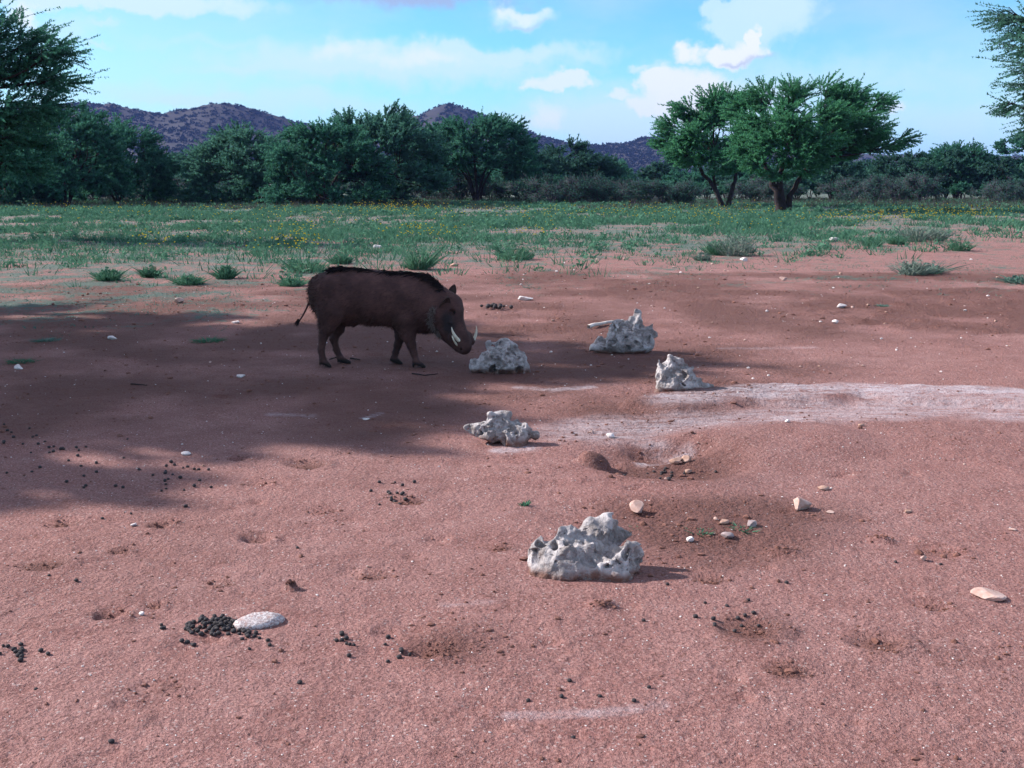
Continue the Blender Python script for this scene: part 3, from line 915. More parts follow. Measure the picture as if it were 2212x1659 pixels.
for (uu, Y, k, s) in spots:
    x = (uu - CU) / pxm(Y)
    place_tree(bushes[k], 'thorn_bush', ['dull green thorn bush in the thicket behind the meadow', 'dark green thorn bush in the thicket behind the meadow',
               'grey-green thorn bush in the thicket behind the meadow'][k], 'bush', (x, Y, gz(x, Y, False) - .05), ['dull green thicket bushes', 'dark green thicket bushes', 'grey-green thicket bushes'][k], r.uniform(0, 6.28), (s, s, s * r.uniform(.8, 1.05)))
for (a, b_, n_, Y0, Y1) in [(1150, 1500, 22, 68, 82), (1830, 2000, 12, 70, 84), (1600, 1700, 5, 72, 82), (880, 1150, 12, 80, 90), (330, 480, 9, 74, 88), (480, 880, 12, 84, 92), (2120, 2230, 6, 70, 82), (0, 330, 12, 80, 92)]:
    for k in range(n_):
        uu = a + (b_ - a) * (k + r.uniform(.1, .9)) / n_
        Y = r.uniform(Y0, Y1); x = (uu - CU) / pxm(Y)
        s = r.uniform(.55, .95)
        place_tree(bare[k % 2], 'bare_thorn_shrub', 'leafless grey thorn shrub tangled below the thicket', 'shrub', (x, Y, gz(x, Y, False) - .05), 'bare thorn shrubs', r.uniform(0, 6.28), s)


# ---------------------------------------------------------------- grass
def blades(px, py, nb_, h, spread, w, seed, lean=.35, zoff=0, tri=False, dome=0.0):
    r = np.random.default_rng(seed)
    N = len(px) * nb_
    a = r.uniform(0, 2 * pi, N); rad = np.repeat(spread, nb_) * np.sqrt(r.uniform(0, 1, N))
    bx, by = np.repeat(px, nb_) + rad * np.cos(a), np.repeat(py, nb_) + rad * np.sin(a)
    bz = gz(bx, by, False) - .015 + zoff
    hh = np.repeat(h, nb_) * r.uniform(.5, 1.1, N) * (1 - dome * (rad / np.repeat(spread, nb_)) ** 2)
    la = a + r.normal(0, .7, N); ll = hh * r.uniform(.05, 1.0, N) * lean * (1 + rad / np.repeat(spread, nb_))
    tip = np.column_stack([bx + ll * np.cos(la), by + ll * np.sin(la), bz + hh])
    fa = r.uniform(0, pi, N)
    wd = np.column_stack([np.cos(fa), np.sin(fa), 0 * fa]) * (np.repeat(w, nb_) * .5)[:, None]
    b0 = np.column_stack([bx, by, bz])
    mid = b0 * .5 + tip * .5; mid[:, 2] += hh * .08
    if tri:
        V = np.stack([b0 - wd, b0 + wd, tip], 1).reshape(-1, 3); F = np.arange(N * 3).reshape(-1, 3)
    else:
        V = np.stack([b0 - wd * .5, b0 + wd * .5, mid + wd, tip, mid - wd], 1).reshape(-1, 3)
        F = np.arange(N * 5).reshape(-1, 5)
    var = np.clip(np.repeat(r.normal(.45, .2, len(px)), nb_) + r.normal(0, .15, N), 0, 1)
    return V, F, var


r = np.random.default_rng(200)
nC = 62000
Yc = np.sqrt(r.uniform(13.5 ** 2, 86 ** 2, nC)); xc = r.uniform(-.62, .62, nC) * Yc
u_, v_ = project(xc, Yc)
e = vedge(u_)
patch = fbm2(xc * .35, Yc * .22, 4, 300)
p1 = smooth(e + 50, e - 60, v_) * np.clip(.60 + 3.0 * patch, .0, 1)
track = np.exp(-((v_ - np.interp(u_, [0, 900], [486, 478])) / 4) ** 2) * smooth(950, 800, u_)          # bare strip across the meadow
p1 = p1 * (1 - .85 * track)
keep = r.uniform(0, 1, nC) < p1 * np.where(Yc > 45, .66, .95) * (1 - .45 * smooth(490, 560, v_))
gxx, gyy = xc[keep], Yc[keep]
hh = r.uniform(.10, .30, len(gxx)) * np.clip(.75 + 1.2 * fbm2(gxx * .25, gyy * .2, 3, 310), .45, 1.4)
V, F, va = blades(gxx, gyy, 11, hh, r.uniform(.12, .34, len(gxx)), .006 + gyy * .0009, 201, .8, tri=True)
kk = r.uniform(0, 1, len(gxx)) < .26
V2, F2, va2 = tufts_mesh(gxx[kk], gyy[kk], gz(gxx[kk], gyy[kk], False) + .02, r.uniform(.10, .24, kk.sum()), 24, 207, 1.0, tri=True)
sc2 = np.repeat(np.repeat(.10 + gyy[kk] * .0040, 24), 3)
cn = V2.reshape(-1, 3, 3).mean(1).repeat(3, 0)
V2 = cn + (V2 - cn) * sc2[:, None] * 2.0
V = np.concatenate([V, V2]); F = np.concatenate([F, F2 + len(V) - len(V2)]); va = np.concatenate([va, np.clip(va2 * .6 + .35, 0, 1)])
tag(link(mesh_np('meadow_herbs', V, F, M['grass'], False, {'var': va}), 'meadow_herbs'),
    'green herbs and grass covering the meadow before the trees', 'grass', kind='stuff')
# dry pale grass under the trees
n = 9000
Yd = r.uniform(58, 92, n); xd = r.uniform(-.6, .6, n) * Yd
k = (fbm2(xd * .12, Yd * .12, 3, 320) > -.12)
V, F, va = blades(xd[k], Yd[k], 6, r.uniform(.2, .55, k.sum()), r.uniform(.1, .35, k.sum()), np.full(k.sum(), .035), 202, .5, tri=True)
tag(link(mesh_np('dry_grass', V, F, M['dry'], False, {'var': va}), 'dry_grass'), 'dry pale grass standing along the foot of the trees', 'grass', kind='stuff')
# low creeping cover on the sand
n = 26000
Yc = np.sqrt(r.uniform(8.5 ** 2, 30 ** 2, n)); xc = r.uniform(-.56, .56, n) * Yc
u_, v_ = project(xc, Yc)
k = r.uniform(0, 1, n) < green_at(xc, Yc) * smooth(-.14, .16, fbm2(xc * 1.1, Yc * .8, 4, 330)) * .9
V, F, va = blades(xc[k], Yc[k], 8, r.uniform(.015, .05, k.sum()), r.uniform(.05, .2, k.sum()), np.full(k.sum(), .02), 203, 1.6, tri=True)
tag(link(mesh_np('creeping_plants', V, F, M['cover'], False, {'var': va}), 'creeping_plants'), 'low pale green plants creeping over the sand', 'ground cover', kind='stuff')
# yellow flowers
fl = []
for (u, v, su_, sv_2, n_) in [(850, 458, 60, 7, 190), (920, 522, 55, 6, 80), (640, 552, 45, 8, 70), (340, 545, 30, 6, 26), (2060, 470, 80, 9, 230), (1950, 478, 50, 7, 80),
                              (1500, 462, 120, 10, 160), (1240, 470, 140, 9, 130), (1850, 482, 70, 8, 80), (1160, 520, 40, 5, 28), (400, 465, 250, 10, 150), (960, 470, 300, 12, 160),
                              (1680, 480, 200, 10, 110), (1560, 500, 80, 8, 30), (100, 455, 120, 8, 60), (560, 490, 200, 14, 70), (640, 515, 60, 10, 50)]:
    fl.append(np.column_stack([r.normal(u, su_, n_), r.normal(v, sv_2, n_)]))
fl = np.concatenate(fl); fl = fl[(fl[:, 1] > 441) & (fl[:, 1] < 575)]
G = np.array([gnd(*q) for q in fl])
G = G[G[:, 1] < 80]
hf = r.uniform(.2, .42, len(G))
gzv = gz(G[:, 0], G[:, 1], False)
V, F, va = [], [], []
dist = G[:, 1]
s = .016 + dist * .00028
for k in range(2):
    aa = r.uniform(0, pi, len(G)); tl_ = r.uniform(-.5, .5, len(G))
    A = np.column_stack([np.cos(aa), np.sin(aa), tl_ * .6]) * s[:, None]
    B = np.column_stack([-np.sin(aa) * .6, np.cos(aa) * .6, 0 * aa + .7]) * s[:, None]
    c_ = np.column_stack([G[:, 0], G[:, 1], gzv + hf])
    V.append(np.stack([c_ - A, c_ - B * .8, c_ + A, c_ + B * .8], 1).reshape(-1, 3))
V = np.concatenate(V)
# stems
st = np.column_stack([G[:, 0], G[:, 1], gzv]); tp = np.column_stack([G[:, 0], G[:, 1], gzv + hf])
w = np.array([.004, 0, 0])
VS = np.stack([st - w, st + w, tp], 1).reshape(-1, 3)
fo = link(mesh_np('yellow_flowers', V, np.arange(len(V)).reshape(-1, 4), M['petal'], False, {'var': r.uniform(0, 1, len(V) // 4)}), 'yellow_flowers')
tag(fo, 'small yellow flowers scattered over the meadow', 'flowers', kind='stuff')
so = link(mesh_np('flower_stems', VS, np.arange(len(VS)).reshape(-1, 3), M['grass'], False, {'var': r.uniform(0, .6, len(VS) // 3)}), 'stems', fo)


# separate tufts and shrubs at the edge of the sand
def tuft(u, v, wpx, hpx, mat, label, name, seed, n_=240, leafy=0, lean=.5, cat='tuft', group=None):
    g = gnd(u, v); s = pxm(g[1])
    h, w = hpx / s, wpx / s
    V, F, va = blades(np.array([0.]), np.array([0.]), n_, np.array([h]), np.array([w * .32]), np.array([.009 if name == 'grass_sprout' else .005 + g[1] * .00032]), seed, lean * 1.7, dome=.5)
    va = np.clip(va + .25, 0, 1)
    V[:, 2] -= V[:, 2].min()
    root = bpy.data.objects.new(name, None); COL.objects.link(root)
    root.location = (g[0], g[1], float(gz(g[0], g[1], False)) - .015)
    tag(root, label, cat, group)
    link(mesh_np('blades', V, F, M[mat], False, {'var': va}), 'blades' if not leafy else 'stems', root)
    if leafy:
        rr_ = np.random.default_rng(seed + 1)
        q = rr_.normal(size=(leafy, 3)); q = unit(q) * rr_.uniform(.3, 1, (leafy, 1)) ** .5
        q[:, 2] = np.abs(q[:, 2])
        V, F, va = tufts_mesh(q[:, 0] * w * .48, q[:, 1] * w * .42, q[:, 2] * h * .9, np.full(leafy, .04), 7, seed + 2, tri=True)
        V[:, 2] = np.maximum(V[:, 2], 0.005)
        link(mesh_np('leaves', V, F, M[mat], False, {'var': va}), 'leaves', root)
    return root


TG = [(905, 582, 62, 62, 'grass', 'dark upright rush-like tuft beyond the boar\'s back', 'grass_tuft', 0, .55),
      (235, 606, 58, 34, 'grass', 'rounded green tuft on the sand, larger of a pair', 'grass_tuft', 0, .7),
      (325, 598, 42, 30, 'grass', 'green tuft with yellow-flowered stems just behind it', 'grass_tuft', 0, .6),
      (410, 615, 68, 26, 'grass', 'low spreading green tuft ahead of the meadow', 'grass_tuft', 0, .9),
      (487, 602, 46, 34, 'grass', 'upright green tuft beside a pale stone', 'grass_tuft', 0, .6),
      (630, 618, 52, 22, 'grass', 'flat green tuft near the boar\'s rump', 'grass_tuft', 0, .9),
      (660, 588, 110, 44, 'grass', 'big flowering green tuft behind the boar\'s rump', 'grass_tuft', 0, .6),
      (1110, 560, 100, 38, 'grass', 'thick bright green tuft with yellow flowers at its back', 'grass_tuft', 0, .6),
      (735, 570, 50, 26, 'grass', 'dark green tuft among stones behind the boar', 'grass_tuft', 0, .6),
      (1588, 552, 88, 56, 'silver', 'silvery leafy shrub, larger of two touching at the sand\'s edge', 'grey_shrub', 150, .5),
      (1545, 551, 46, 38, 'grass', 'dark green bush touching the silvery shrub', 'grey_shrub', 90, .5),
      (1517, 563, 34, 22, 'silver', 'small silvery tuft left alone in front of the shrubs', 'grey_shrub', 40, .6),
      (1885, 532, 44, 28, 'grass', 'compact green tuft close to white stones', 'grass_tuft', 40, .6),
      (1937, 528, 40, 26, 'grass', 'pale green tuft next to silvery bushes', 'grass_tuft', 0, .6),
      (1975, 522, 60, 44, 'silver', 'silvery bush with loose sprays along the meadow rim', 'grey_shrub', 90, .6),
      (2020, 520, 52, 40, 'silver', 'silvery bush beside the loose-sprayed one', 'grey_shrub', 70, .6),
      (2072, 541, 56, 34, 'grass', 'dark green cushion-like tuft alone on the sand', 'grass_tuft', 60, .6),
      (1970, 593, 70, 40, 'silver', 'straggly silvery shrub standing out on bare sand', 'grey_shrub', 90, .8),
      (2010, 590, 60, 30, 'cover', 'pale sprawling weed touching the straggly shrub', 'weed', 40, 1.2),
      (2205, 612, 70, 24, 'cover', 'sprawling green weed at the edge of the track', 'weed', 40, 1.4),
      (450, 738, 66, 14, 'grass', 'bright flat strip of fresh grass in the shade', 'grass_tuft', 0, 1.4),
      (45, 783, 70, 12, 'grass', 'flat patch of fresh grass in the deepest shade', 'grass_tuft', 0, 1.4),
      (100, 738, 46, 12, 'cover', 'small flat weed in the shade', 'weed', 0, 1.4),
      (1908, 661, 26, 7, 'cover', 'tiny flat weed on the choppy sand', 'weed', 0, 1.4),
      (1133, 1092, 14, 24, 'grass', 'single sprout of fresh grass near a pink stone', 'grass_sprout', 0, .4),
      (1512, 1143, 40, 20, 'grass', 'fresh green sprouts among small stones', 'grass_sprout', 0, 1.0),
      (1608, 1142, 34, 22, 'grass', 'fresh green sprouts beside a grey cobble', 'grass_sprout', 0, 1.0),
      (1592, 1160, 26, 10, 'grass', 'few green blades below the grey cobble', 'grass_sprout', 0, 1.2),
      (1375, 1133, 22, 12, 'grass', 'few green blades behind the large pitted rock', 'grass_sprout', 0, 1.2)]
for k, (u, v, wpx, hpx, mt, lab, nm, lf, ln) in enumerate(TG):
    g = gnd(u, v)
    o = tuft(u, v, wpx, hpx, mt, lab, nm, 400 + 3 * k, n_=(46 if nm == 'grass_sprout' else (160 if lf else 280)), leafy=(lf or (0 if nm == 'grass_sprout' or hpx < 16 else 70)), lean=ln, cat={'grey_shrub': 'shrub', 'weed': 'weed'}.get(nm, 'grass'))
    if nm == 'grass_sprout':
        pass


# ---------------------------------------------------------------- implicit surfaces
def surface_nets(f, origin, h):
    nx, ny, nz = f.shape
    s = f < 0
    cx = np.zeros((nx - 1, ny - 1, nz - 1, 3), np.float32); cnt = np.zeros((nx - 1, ny - 1, nz - 1), np.float32)

    def sl(a, i, j, k):
        return a[i:nx - 1 + i, j:ny - 1 + j, k:nz - 1 + k]
    for ax in range(3):
        for p_ in (0, 1):
            for q in (0, 1):
                o = [p_, q]; o.insert(ax, 0); e_ = list(o); e_[ax] = 1
                a, b_ = sl(f, *o), sl(f, *e_)
                msk = (a < 0) != (b_ < 0)
                t = np.where(msk, a / np.where(msk, a - b_, 1), 0)
                for d in range(3):
                    cx[..., d] += np.where(msk, (t if d == ax else o[d]), 0)
                cnt += msk
    act = cnt > 0
    idx = -np.ones(act.shape, np.int64); idx[act] = np.arange(act.sum())
    g = np.argwhere(act)
    V = (g + cx[act] / cnt[act][:, None]) * h + np.asarray(origin)
    Fs = []
    for ax in range(3):
        o = [slice(1, -1)] * 3; o[ax] = slice(0, -1)
        lo = s[tuple(o)]; o2 = list(o); o2[ax] = slice(1, None); hi = s[tuple(o2)]
        ch = np.argwhere(lo != hi)
        fl = lo[lo != hi]
        off = np.array([1, 1, 1]); off[ax] = 0
        gI = ch + off
        u_, w_ = [d for d in range(3) if d != ax]
        q = []
        for (du, dw) in ((0, 0), (1, 0), (1, 1), (0, 1)):
            c_ = gI.copy(); c_[:, u_] -= du; c_[:, w_] -= dw
            q.append(idx[c_[:, 0], c_[:, 1], c_[:, 2]])
        q = np.stack(q, -1)
        flip = fl if ax != 1 else ~fl
        q[~flip] = q[~flip][:, ::-1]
        Fs.append(q)
    F = np.concatenate(Fs); F = F[(F >= 0).all(1)]
    return V, F


def capsule(P, a, b_, ra, rb, ys=1.0):
    sc = np.array([1, 1 / ys, 1]); P = (P - a) * sc; d = (b_ - a) * sc
    L2 = d @ d
    t = np.clip((P @ d) / L2, 0, 1) if L2 > 1e-9 else np.zeros(P.shape[:-1])
    return np.linalg.norm(P - t[..., None] * d, axis=-1) - (ra + (rb - ra) * t)


def smin(a, b_, k):
    h = np.clip(.5 + .5 * (b_ - a) / k, 0, 1)
    return b_ + (a - b_) * h - k * h * (1 - h)


def grid(lo, hi, h):
    ax = [np.arange(lo[k], hi[k] + h, h) for k in range(3)]
    return np.stack(np.meshgrid(*ax, indexing='ij'), -1).astype(np.float32)


# ---------------------------------------------------------------- pitted rocks
def make_rock(tr, k, Yc, prims, pits, seed, label, npit=34, tilt=0.0, res=120, nz=.018, nsc=85, floor=-.03, stain_h=.05):
    s = pxm(Yc); zs = k / s                       # metres per zoomed pixel
    z0 = None
    A = []
    for q in prims:
        if len(q) == 4:
            a = at(*tr(q[0], q[1]), Yc + q[2]); A.append((a, a, q[3] * zs, q[3] * zs))
        else:
            A.append((at(*tr(q[0], q[1]), Yc + q[2]), at(*tr(q[4], q[5]), Yc + q[6]), q[3] * zs * 1.1, q[7] * zs * 1.25))
    rs = np.mean([q[2] for q in A])
    base = np.array([np.mean([q[0][0] for q in A]), Yc, 0.0])
    base[2] = float(gz(base[0], base[1], False))
    A = [(a - base, b_ - base, ra, rb) for a, b_, ra, rb in A]
    lo = np.min([np.minimum(a - ra, b_ - rb) for a, b_, ra, rb in A], 0) - .03
    hi = np.max([np.maximum(a + ra, b_ + rb) for a, b_, ra, rb in A], 0) + .03
    lo[2] = max(lo[2], floor - .02)
    PIT = []
    r = np.random.default_rng(seed)

    def solid(P):
        f = None
        for a, b_, ra, rb in A:
            d = capsule(P, a, b_, ra, rb)
            f = d if f is None else smin(f, d, rs * .5)
        return f

    cam_l = np.array([0, 0, CAMH]) - base

    def march(o, d, tmax):
        t = np.linspace(0, tmax, 400)
        f = solid(o + d * t[:, None]); hit = np.argmax(f < 0)
        return o + d * t[hit] if f[hit] < 0 else None
    for (zx, zy, rp) in pits:
        rp = rp * .62
        d = ray(*tr(zx, zy)); d /= np.linalg.norm(d)
        D0 = np.linalg.norm(cam_l) - .8
        h_ = march(cam_l + d * D0, d, 1.8)
        if h_ is not None:
            PIT.append((h_ + d * rp * zs * .05, rp * zs))
            if rp < 45:
                PIT.append((h_ + d * rp * zs * 1.0, rp * zs * .8))
    ext = hi - lo
    SCO = []
    for q in range(nsc):
        d = r.normal(size=3); d[2] = abs(d[2]) * .7; d[1] -= .3; d /= np.linalg.norm(d)
        cc_ = (lo + hi) / 2 + np.array([r.uniform(-.34, .34), r.uniform(-.2, .2), r.uniform(-.25, .15)]) * ext
        h_ = march(cc_ + d * 1.0, -d, 1.2)
        if h_ is not None:
            rp = r.uniform(.014, .046) * (ext[0] / .42)
            if solid((h_ - d * rp * 1.5)[None])[0] < -rp * .45:
                SCO.append((h_ + d * rp * r.uniform(.70, .88), rp))
    for q in range(npit):
        d = r.normal(size=3); d[2] = abs(d[2]) * .8; d[1] -= .25; d /= np.linalg.norm(d)
        cc_ = (lo + hi) / 2 + np.array([r.uniform(-.3, .3), r.uniform(-.2, .2), r.uniform(-.15, .1)]) * ext
        h_ = march(cc_ + d * 1.0, -d, 1.2)
        if h_ is not None:
            rp = r.choice([.0035, .005, .007, .010, .013], p=[.30, .32, .22, .12, .04]) * (ext[0] / .42)
            if solid((h_ - d * rp * 1.6)[None])[0] < -rp * .5:
                PIT.append((h_ - d * rp * .2, rp)); PIT.append((h_ - d * rp * 1.2, rp * .85))
    h = max(ext) / res
    P = grid(lo, hi, h)
    f = solid(P)
    X = P * (1 / ext[0] * .42)                     # detail scales with the rock
    f = f + nz * 1.5 * fbm3(X[..., 0] * 18, X[..., 1] * 18, X[..., 2] * 18, 4, seed) * (ext[0] / .42)
    rid = np.abs(fbm3(X[..., 0] * 9 + 3, X[..., 1] * 9, X[..., 2] * 9, 2, seed + 9))
    f = f - nz * .9 * np.maximum(.16 - rid, 0) * 2.2 * (ext[0] / .42)
    sw = 30 / (ext[0] / .42)
    Pw = P + np.stack([fbm3(P[..., 0] * sw + 9 * q, P[..., 1] * sw, P[..., 2] * sw - 5 * q, 2, seed + 20 + q) for q in range(3)], -1) * .046 * (ext[0] / .42)
    for (c_, rp), kk in [(q, .12) for q in SCO] + [(q, .3) for q in PIT]:
        sl_ = tuple(slice(max(0, int((c_[d] - 1.4 * rp - lo[d]) / h)), max(0, int((c_[d] + 1.4 * rp - lo[d]) / h) + 2)) for d in range(3))
        if f[sl_].size:
            f[sl_] = -smin(-f[sl_], np.linalg.norm(Pw[sl_] - c_, axis=-1) - rp, rp * kk)
    for q in range(9):                             # broken faces
        n_ = r.normal(size=3); n_[2] = abs(n_[2]) * .4; n_[1] -= .3; n_ /= np.linalg.norm(n_)
        sup = max(max(a @ n_ + ra, b_ @ n_ + rb) for a, b_, ra, rb in A)
        f = np.maximum(f, P @ n_ - (sup - ext[0] * r.uniform(.0, .035)) + (Pw - P)[..., 0] * .6)
    f = np.maximum(f, floor - P[..., 2])
    V, F = surface_nets(f.astype(np.float32), lo, h)
    lab = np.arange(len(V))                        # keep the one connected piece
    for _ in range(400):
        mn = lab[F].min(1); new = lab.copy()
        for k_ in range(4):
            np.minimum.at(new, F[:, k_], mn)
        new = new[new]
        if (new == lab).all():
            break
        lab = new
    main = np.bincount(lab).argmax(); kp = lab == main
    rm = np.cumsum(kp) - 1
    F = rm[F[kp[F[:, 0]]]]; V = V[kp]
    st = smooth(stain_h, stain_h * .25, V[:, 2] + .03 * fbm2(V[:, 0] * 14, V[:, 1] * 14, 3, seed))
    me_ = mesh_np('pitted_rock', V, F, M['rock'], True, vattr={'stain': st})
    return tag(link(me_, 'pitted_rock', None, base), label, 'rock', 'white pitted lick rocks')


def Q1(x, y):
    return 1084.3 + x * .21446, 1050.4 + y * .21446


def Q5(x, y):
    return 982.7 + x * .27573, 643.8 + y * .27573


def Q2(x, y):                                    # close look at the overhanging rock
    return 982.7 + x * .09190, 867.5 + y * .09190


make_rock(Q1, .21446, 3.93,
          [(400, 850, 0, 120, 1130, 880, -.03, 130), (680, 720, .0, 200), (980, 740, .04, 190), (1240, 760, .04, 120), (480, 740, .02, 150),
           (700, 880, -.05, 110), (540, 680, .04, 130, 900, 640, .05, 170), (1050, 640, .08, 140), (350, 690, .03, 100, 340, 545, .03, 48), (600, 620, .02, 120, 612, 462, .03, 34), (760, 600, .02, 110, 700, 460, .03, 30),
           (830, 620, .02, 120, 835, 480, .04, 42), (960, 560, .12, 150, 1060, 370, .13, 75), (1120, 520, .13, 120, 1270, 455, .13, 44), (890, 470, .11, 90, 895, 375, .12, 40),
           (1220, 720, .0, 100, 1262, 610, .0, 44), (1335, 740, .02, 80, 1340, 615, .02, 46), (1290, 800, .0, 90), (1180, 960, -.05, 70)],
          [(745, 700, 85), (1060, 800, 62), (1160, 750, 30), (875, 660, 22), (885, 795, 26), (1090, 870, 26), (1060, 600, 95), (950, 640, 60), (290, 740, 24), (370, 610, 20),
           (1000, 560, 34), (630, 530, 30), (560, 780, 40), (1240, 820, 45), (1080, 450, 18), (1190, 400, 22), (1280, 690, 40)], 301,
          'large nearest white rock with jagged horns and dark holes', npit=130, res=140, stain_h=.045)
make_rock(Q2, .0919, 6.02,
          [(760, 690, 0, 190, 240, 612, .02, 50), (560, 660, .03, 130, 900, 760, .02, 160), (900, 700, .02, 240), (1200, 700, .02, 270), (1500, 760, .02, 300), (1000, 420, .04, 170, 1180, 300, .05, 90),
           (860, 430, .02, 100, 845, 310, .02, 56), (1250, 300, .05, 100), (1500, 560, .05, 170), (1700, 620, .0, 150, 1840, 500, .0, 46), (1880, 800, .02, 110),
           (1350, 900, -.02, 220, 1500, 1010, -.04, 90), (1600, 980, -.02, 110), (600, 600, .06, 120)],
          [(870, 390, 60), (1390, 740, 90), (1290, 570, 40), (840, 680, 36), (1060, 800, 40), (500, 690, 30), (1140, 540, 30), (1250, 650, 40), (1800, 650, 80), (1900, 780, 36), (920, 500, 26),
           (1620, 700, 90), (1500, 880, 80), (1100, 440, 40), (960, 1050, 150), (720, 980, 110)], 302,
          'white rock with a long pointed side, propped up off the sand', npit=130, stain_h=.07)
make_rock(Q5, .27573, 8.40,
          [(165, 530, 0, 50, 520, 540, 0, 55), (250, 500, 0, 85), (370, 480, 0, 115), (480, 490, .02, 80), (385, 400, .02, 60, 385, 385, .02, 55), (280, 385, .06, 34, 262, 362, .06, 22),
           (500, 420, .03, 40, 508, 385, .03, 15), (150, 495, 0, 42), (430, 420, .03, 60), (540, 500, .02, 36)],
          [(420, 440, 34), (150, 495, 26), (290, 470, 30), (300, 560, 70), (500, 570, 60), (480, 470, 20), (290, 430, 12), (370, 410, 12)], 303,
          'rounded grey-white rock at the boar\'s snout', npit=80, stain_h=.05)
make_rock(Q5, .27573, 9.38,
          [(1290, 330, 0, 105), (1410, 340, 0, 110), (1340, 260, .02, 75), (1400, 230, .02, 65), (1425, 210, .02, 44, 1436, 112, .02, 17), (1210, 370, 0, 55, 1055, 393, 0, 18), (1140, 340, .03, 44),
           (1510, 280, .03, 55, 1565, 285, .03, 26), (1500, 370, .0, 55), (1275, 215, .02, 44), (1160, 410, 0, 26, 1460, 420, 0, 30), (1210, 250, .03, 32), (1360, 170, .03, 26), (1520, 205, .04, 26)],
          [(1340, 315, 34), (1240, 330, 38), (1430, 365, 30), (1480, 335, 26), (1390, 245, 26), (1300, 250, 30), (1285, 205, 16), (1520, 330, 22), (1460, 260, 30), (1180, 400, 26), (1360, 400, 30)], 304,
          'blue-grey rock with a knobbed spire, beside a bleached stick', npit=100, stain_h=.035)
make_rock(Q5, .27573, 7.47,
          [(1610, 740, 0, 40, 1900, 750, 0, 40), (1680, 660, 0, 100), (1780, 650, .02, 115), (1630, 600, 0, 55, 1602, 496, 0, 22), (1690, 570, .02, 60, 1690, 458, .02, 14), (1768, 570, .02, 56, 1758, 482, .02, 20),
           (1835, 570, .02, 34, 1853, 505, .02, 14), (1870, 640, .02, 48), (1930, 700, .02, 44, 2012, 695, .02, 12), (1650, 550, .04, 40), (1900, 640, .02, 26)],
          [(1790, 600, 46), (1700, 600, 40), (1790, 680, 36), (1640, 660, 26), (1880, 640, 18), (1720, 500, 22), (1680, 740, 26), (1850, 720, 24), (1600, 560, 16)], 305,
          'white rock crowned with four small spikes beside the pale ledge', npit=100, stain_h=.03)


# ---------------------------------------------------------------- stones, dung, twigs
def ico(sub):
    import bmesh
    bm = bmesh.new(); bmesh.ops.create_icosphere(bm, subdivisions=sub, radius=1)
    V = np.array([v.co[:] for v in bm.verts]); F = np.array([[v.index for v in f.verts] for f in bm.faces])
    bm.free()
    return V, F


ICO = {k: ico(k) for k in (1, 2, 3, 4)}


def stone_mesh(w, d, h, seed, mat, sub=3, cuts=9, rnd=.66, nzv=.06):
    r = np.random.default_rng(seed)
    V, F = ICO[sub]; V = V.copy()
    for q in range(cuts):
        n_ = r.normal(size=3); n_ /= np.linalg.norm(n_); o = r.uniform(rnd - .16, rnd + .10)
        dd = V @ n_ - o
        V = V - np.maximum(dd, 0)[:, None] * n_
    V = V * (1 + nzv * fbm3(V[:, 0] * 2 + seed, V[:, 1] * 2, V[:, 2] * 2, 3, seed)[:, None] * 2)
    V = V / np.abs(V).max(0) * np.array([w / 2, d / 2, h / 2])
    V[:, 2] -= V[:, 2].min()
    return mesh_np('stone', V, F, mat, False if cuts > 6 else True)


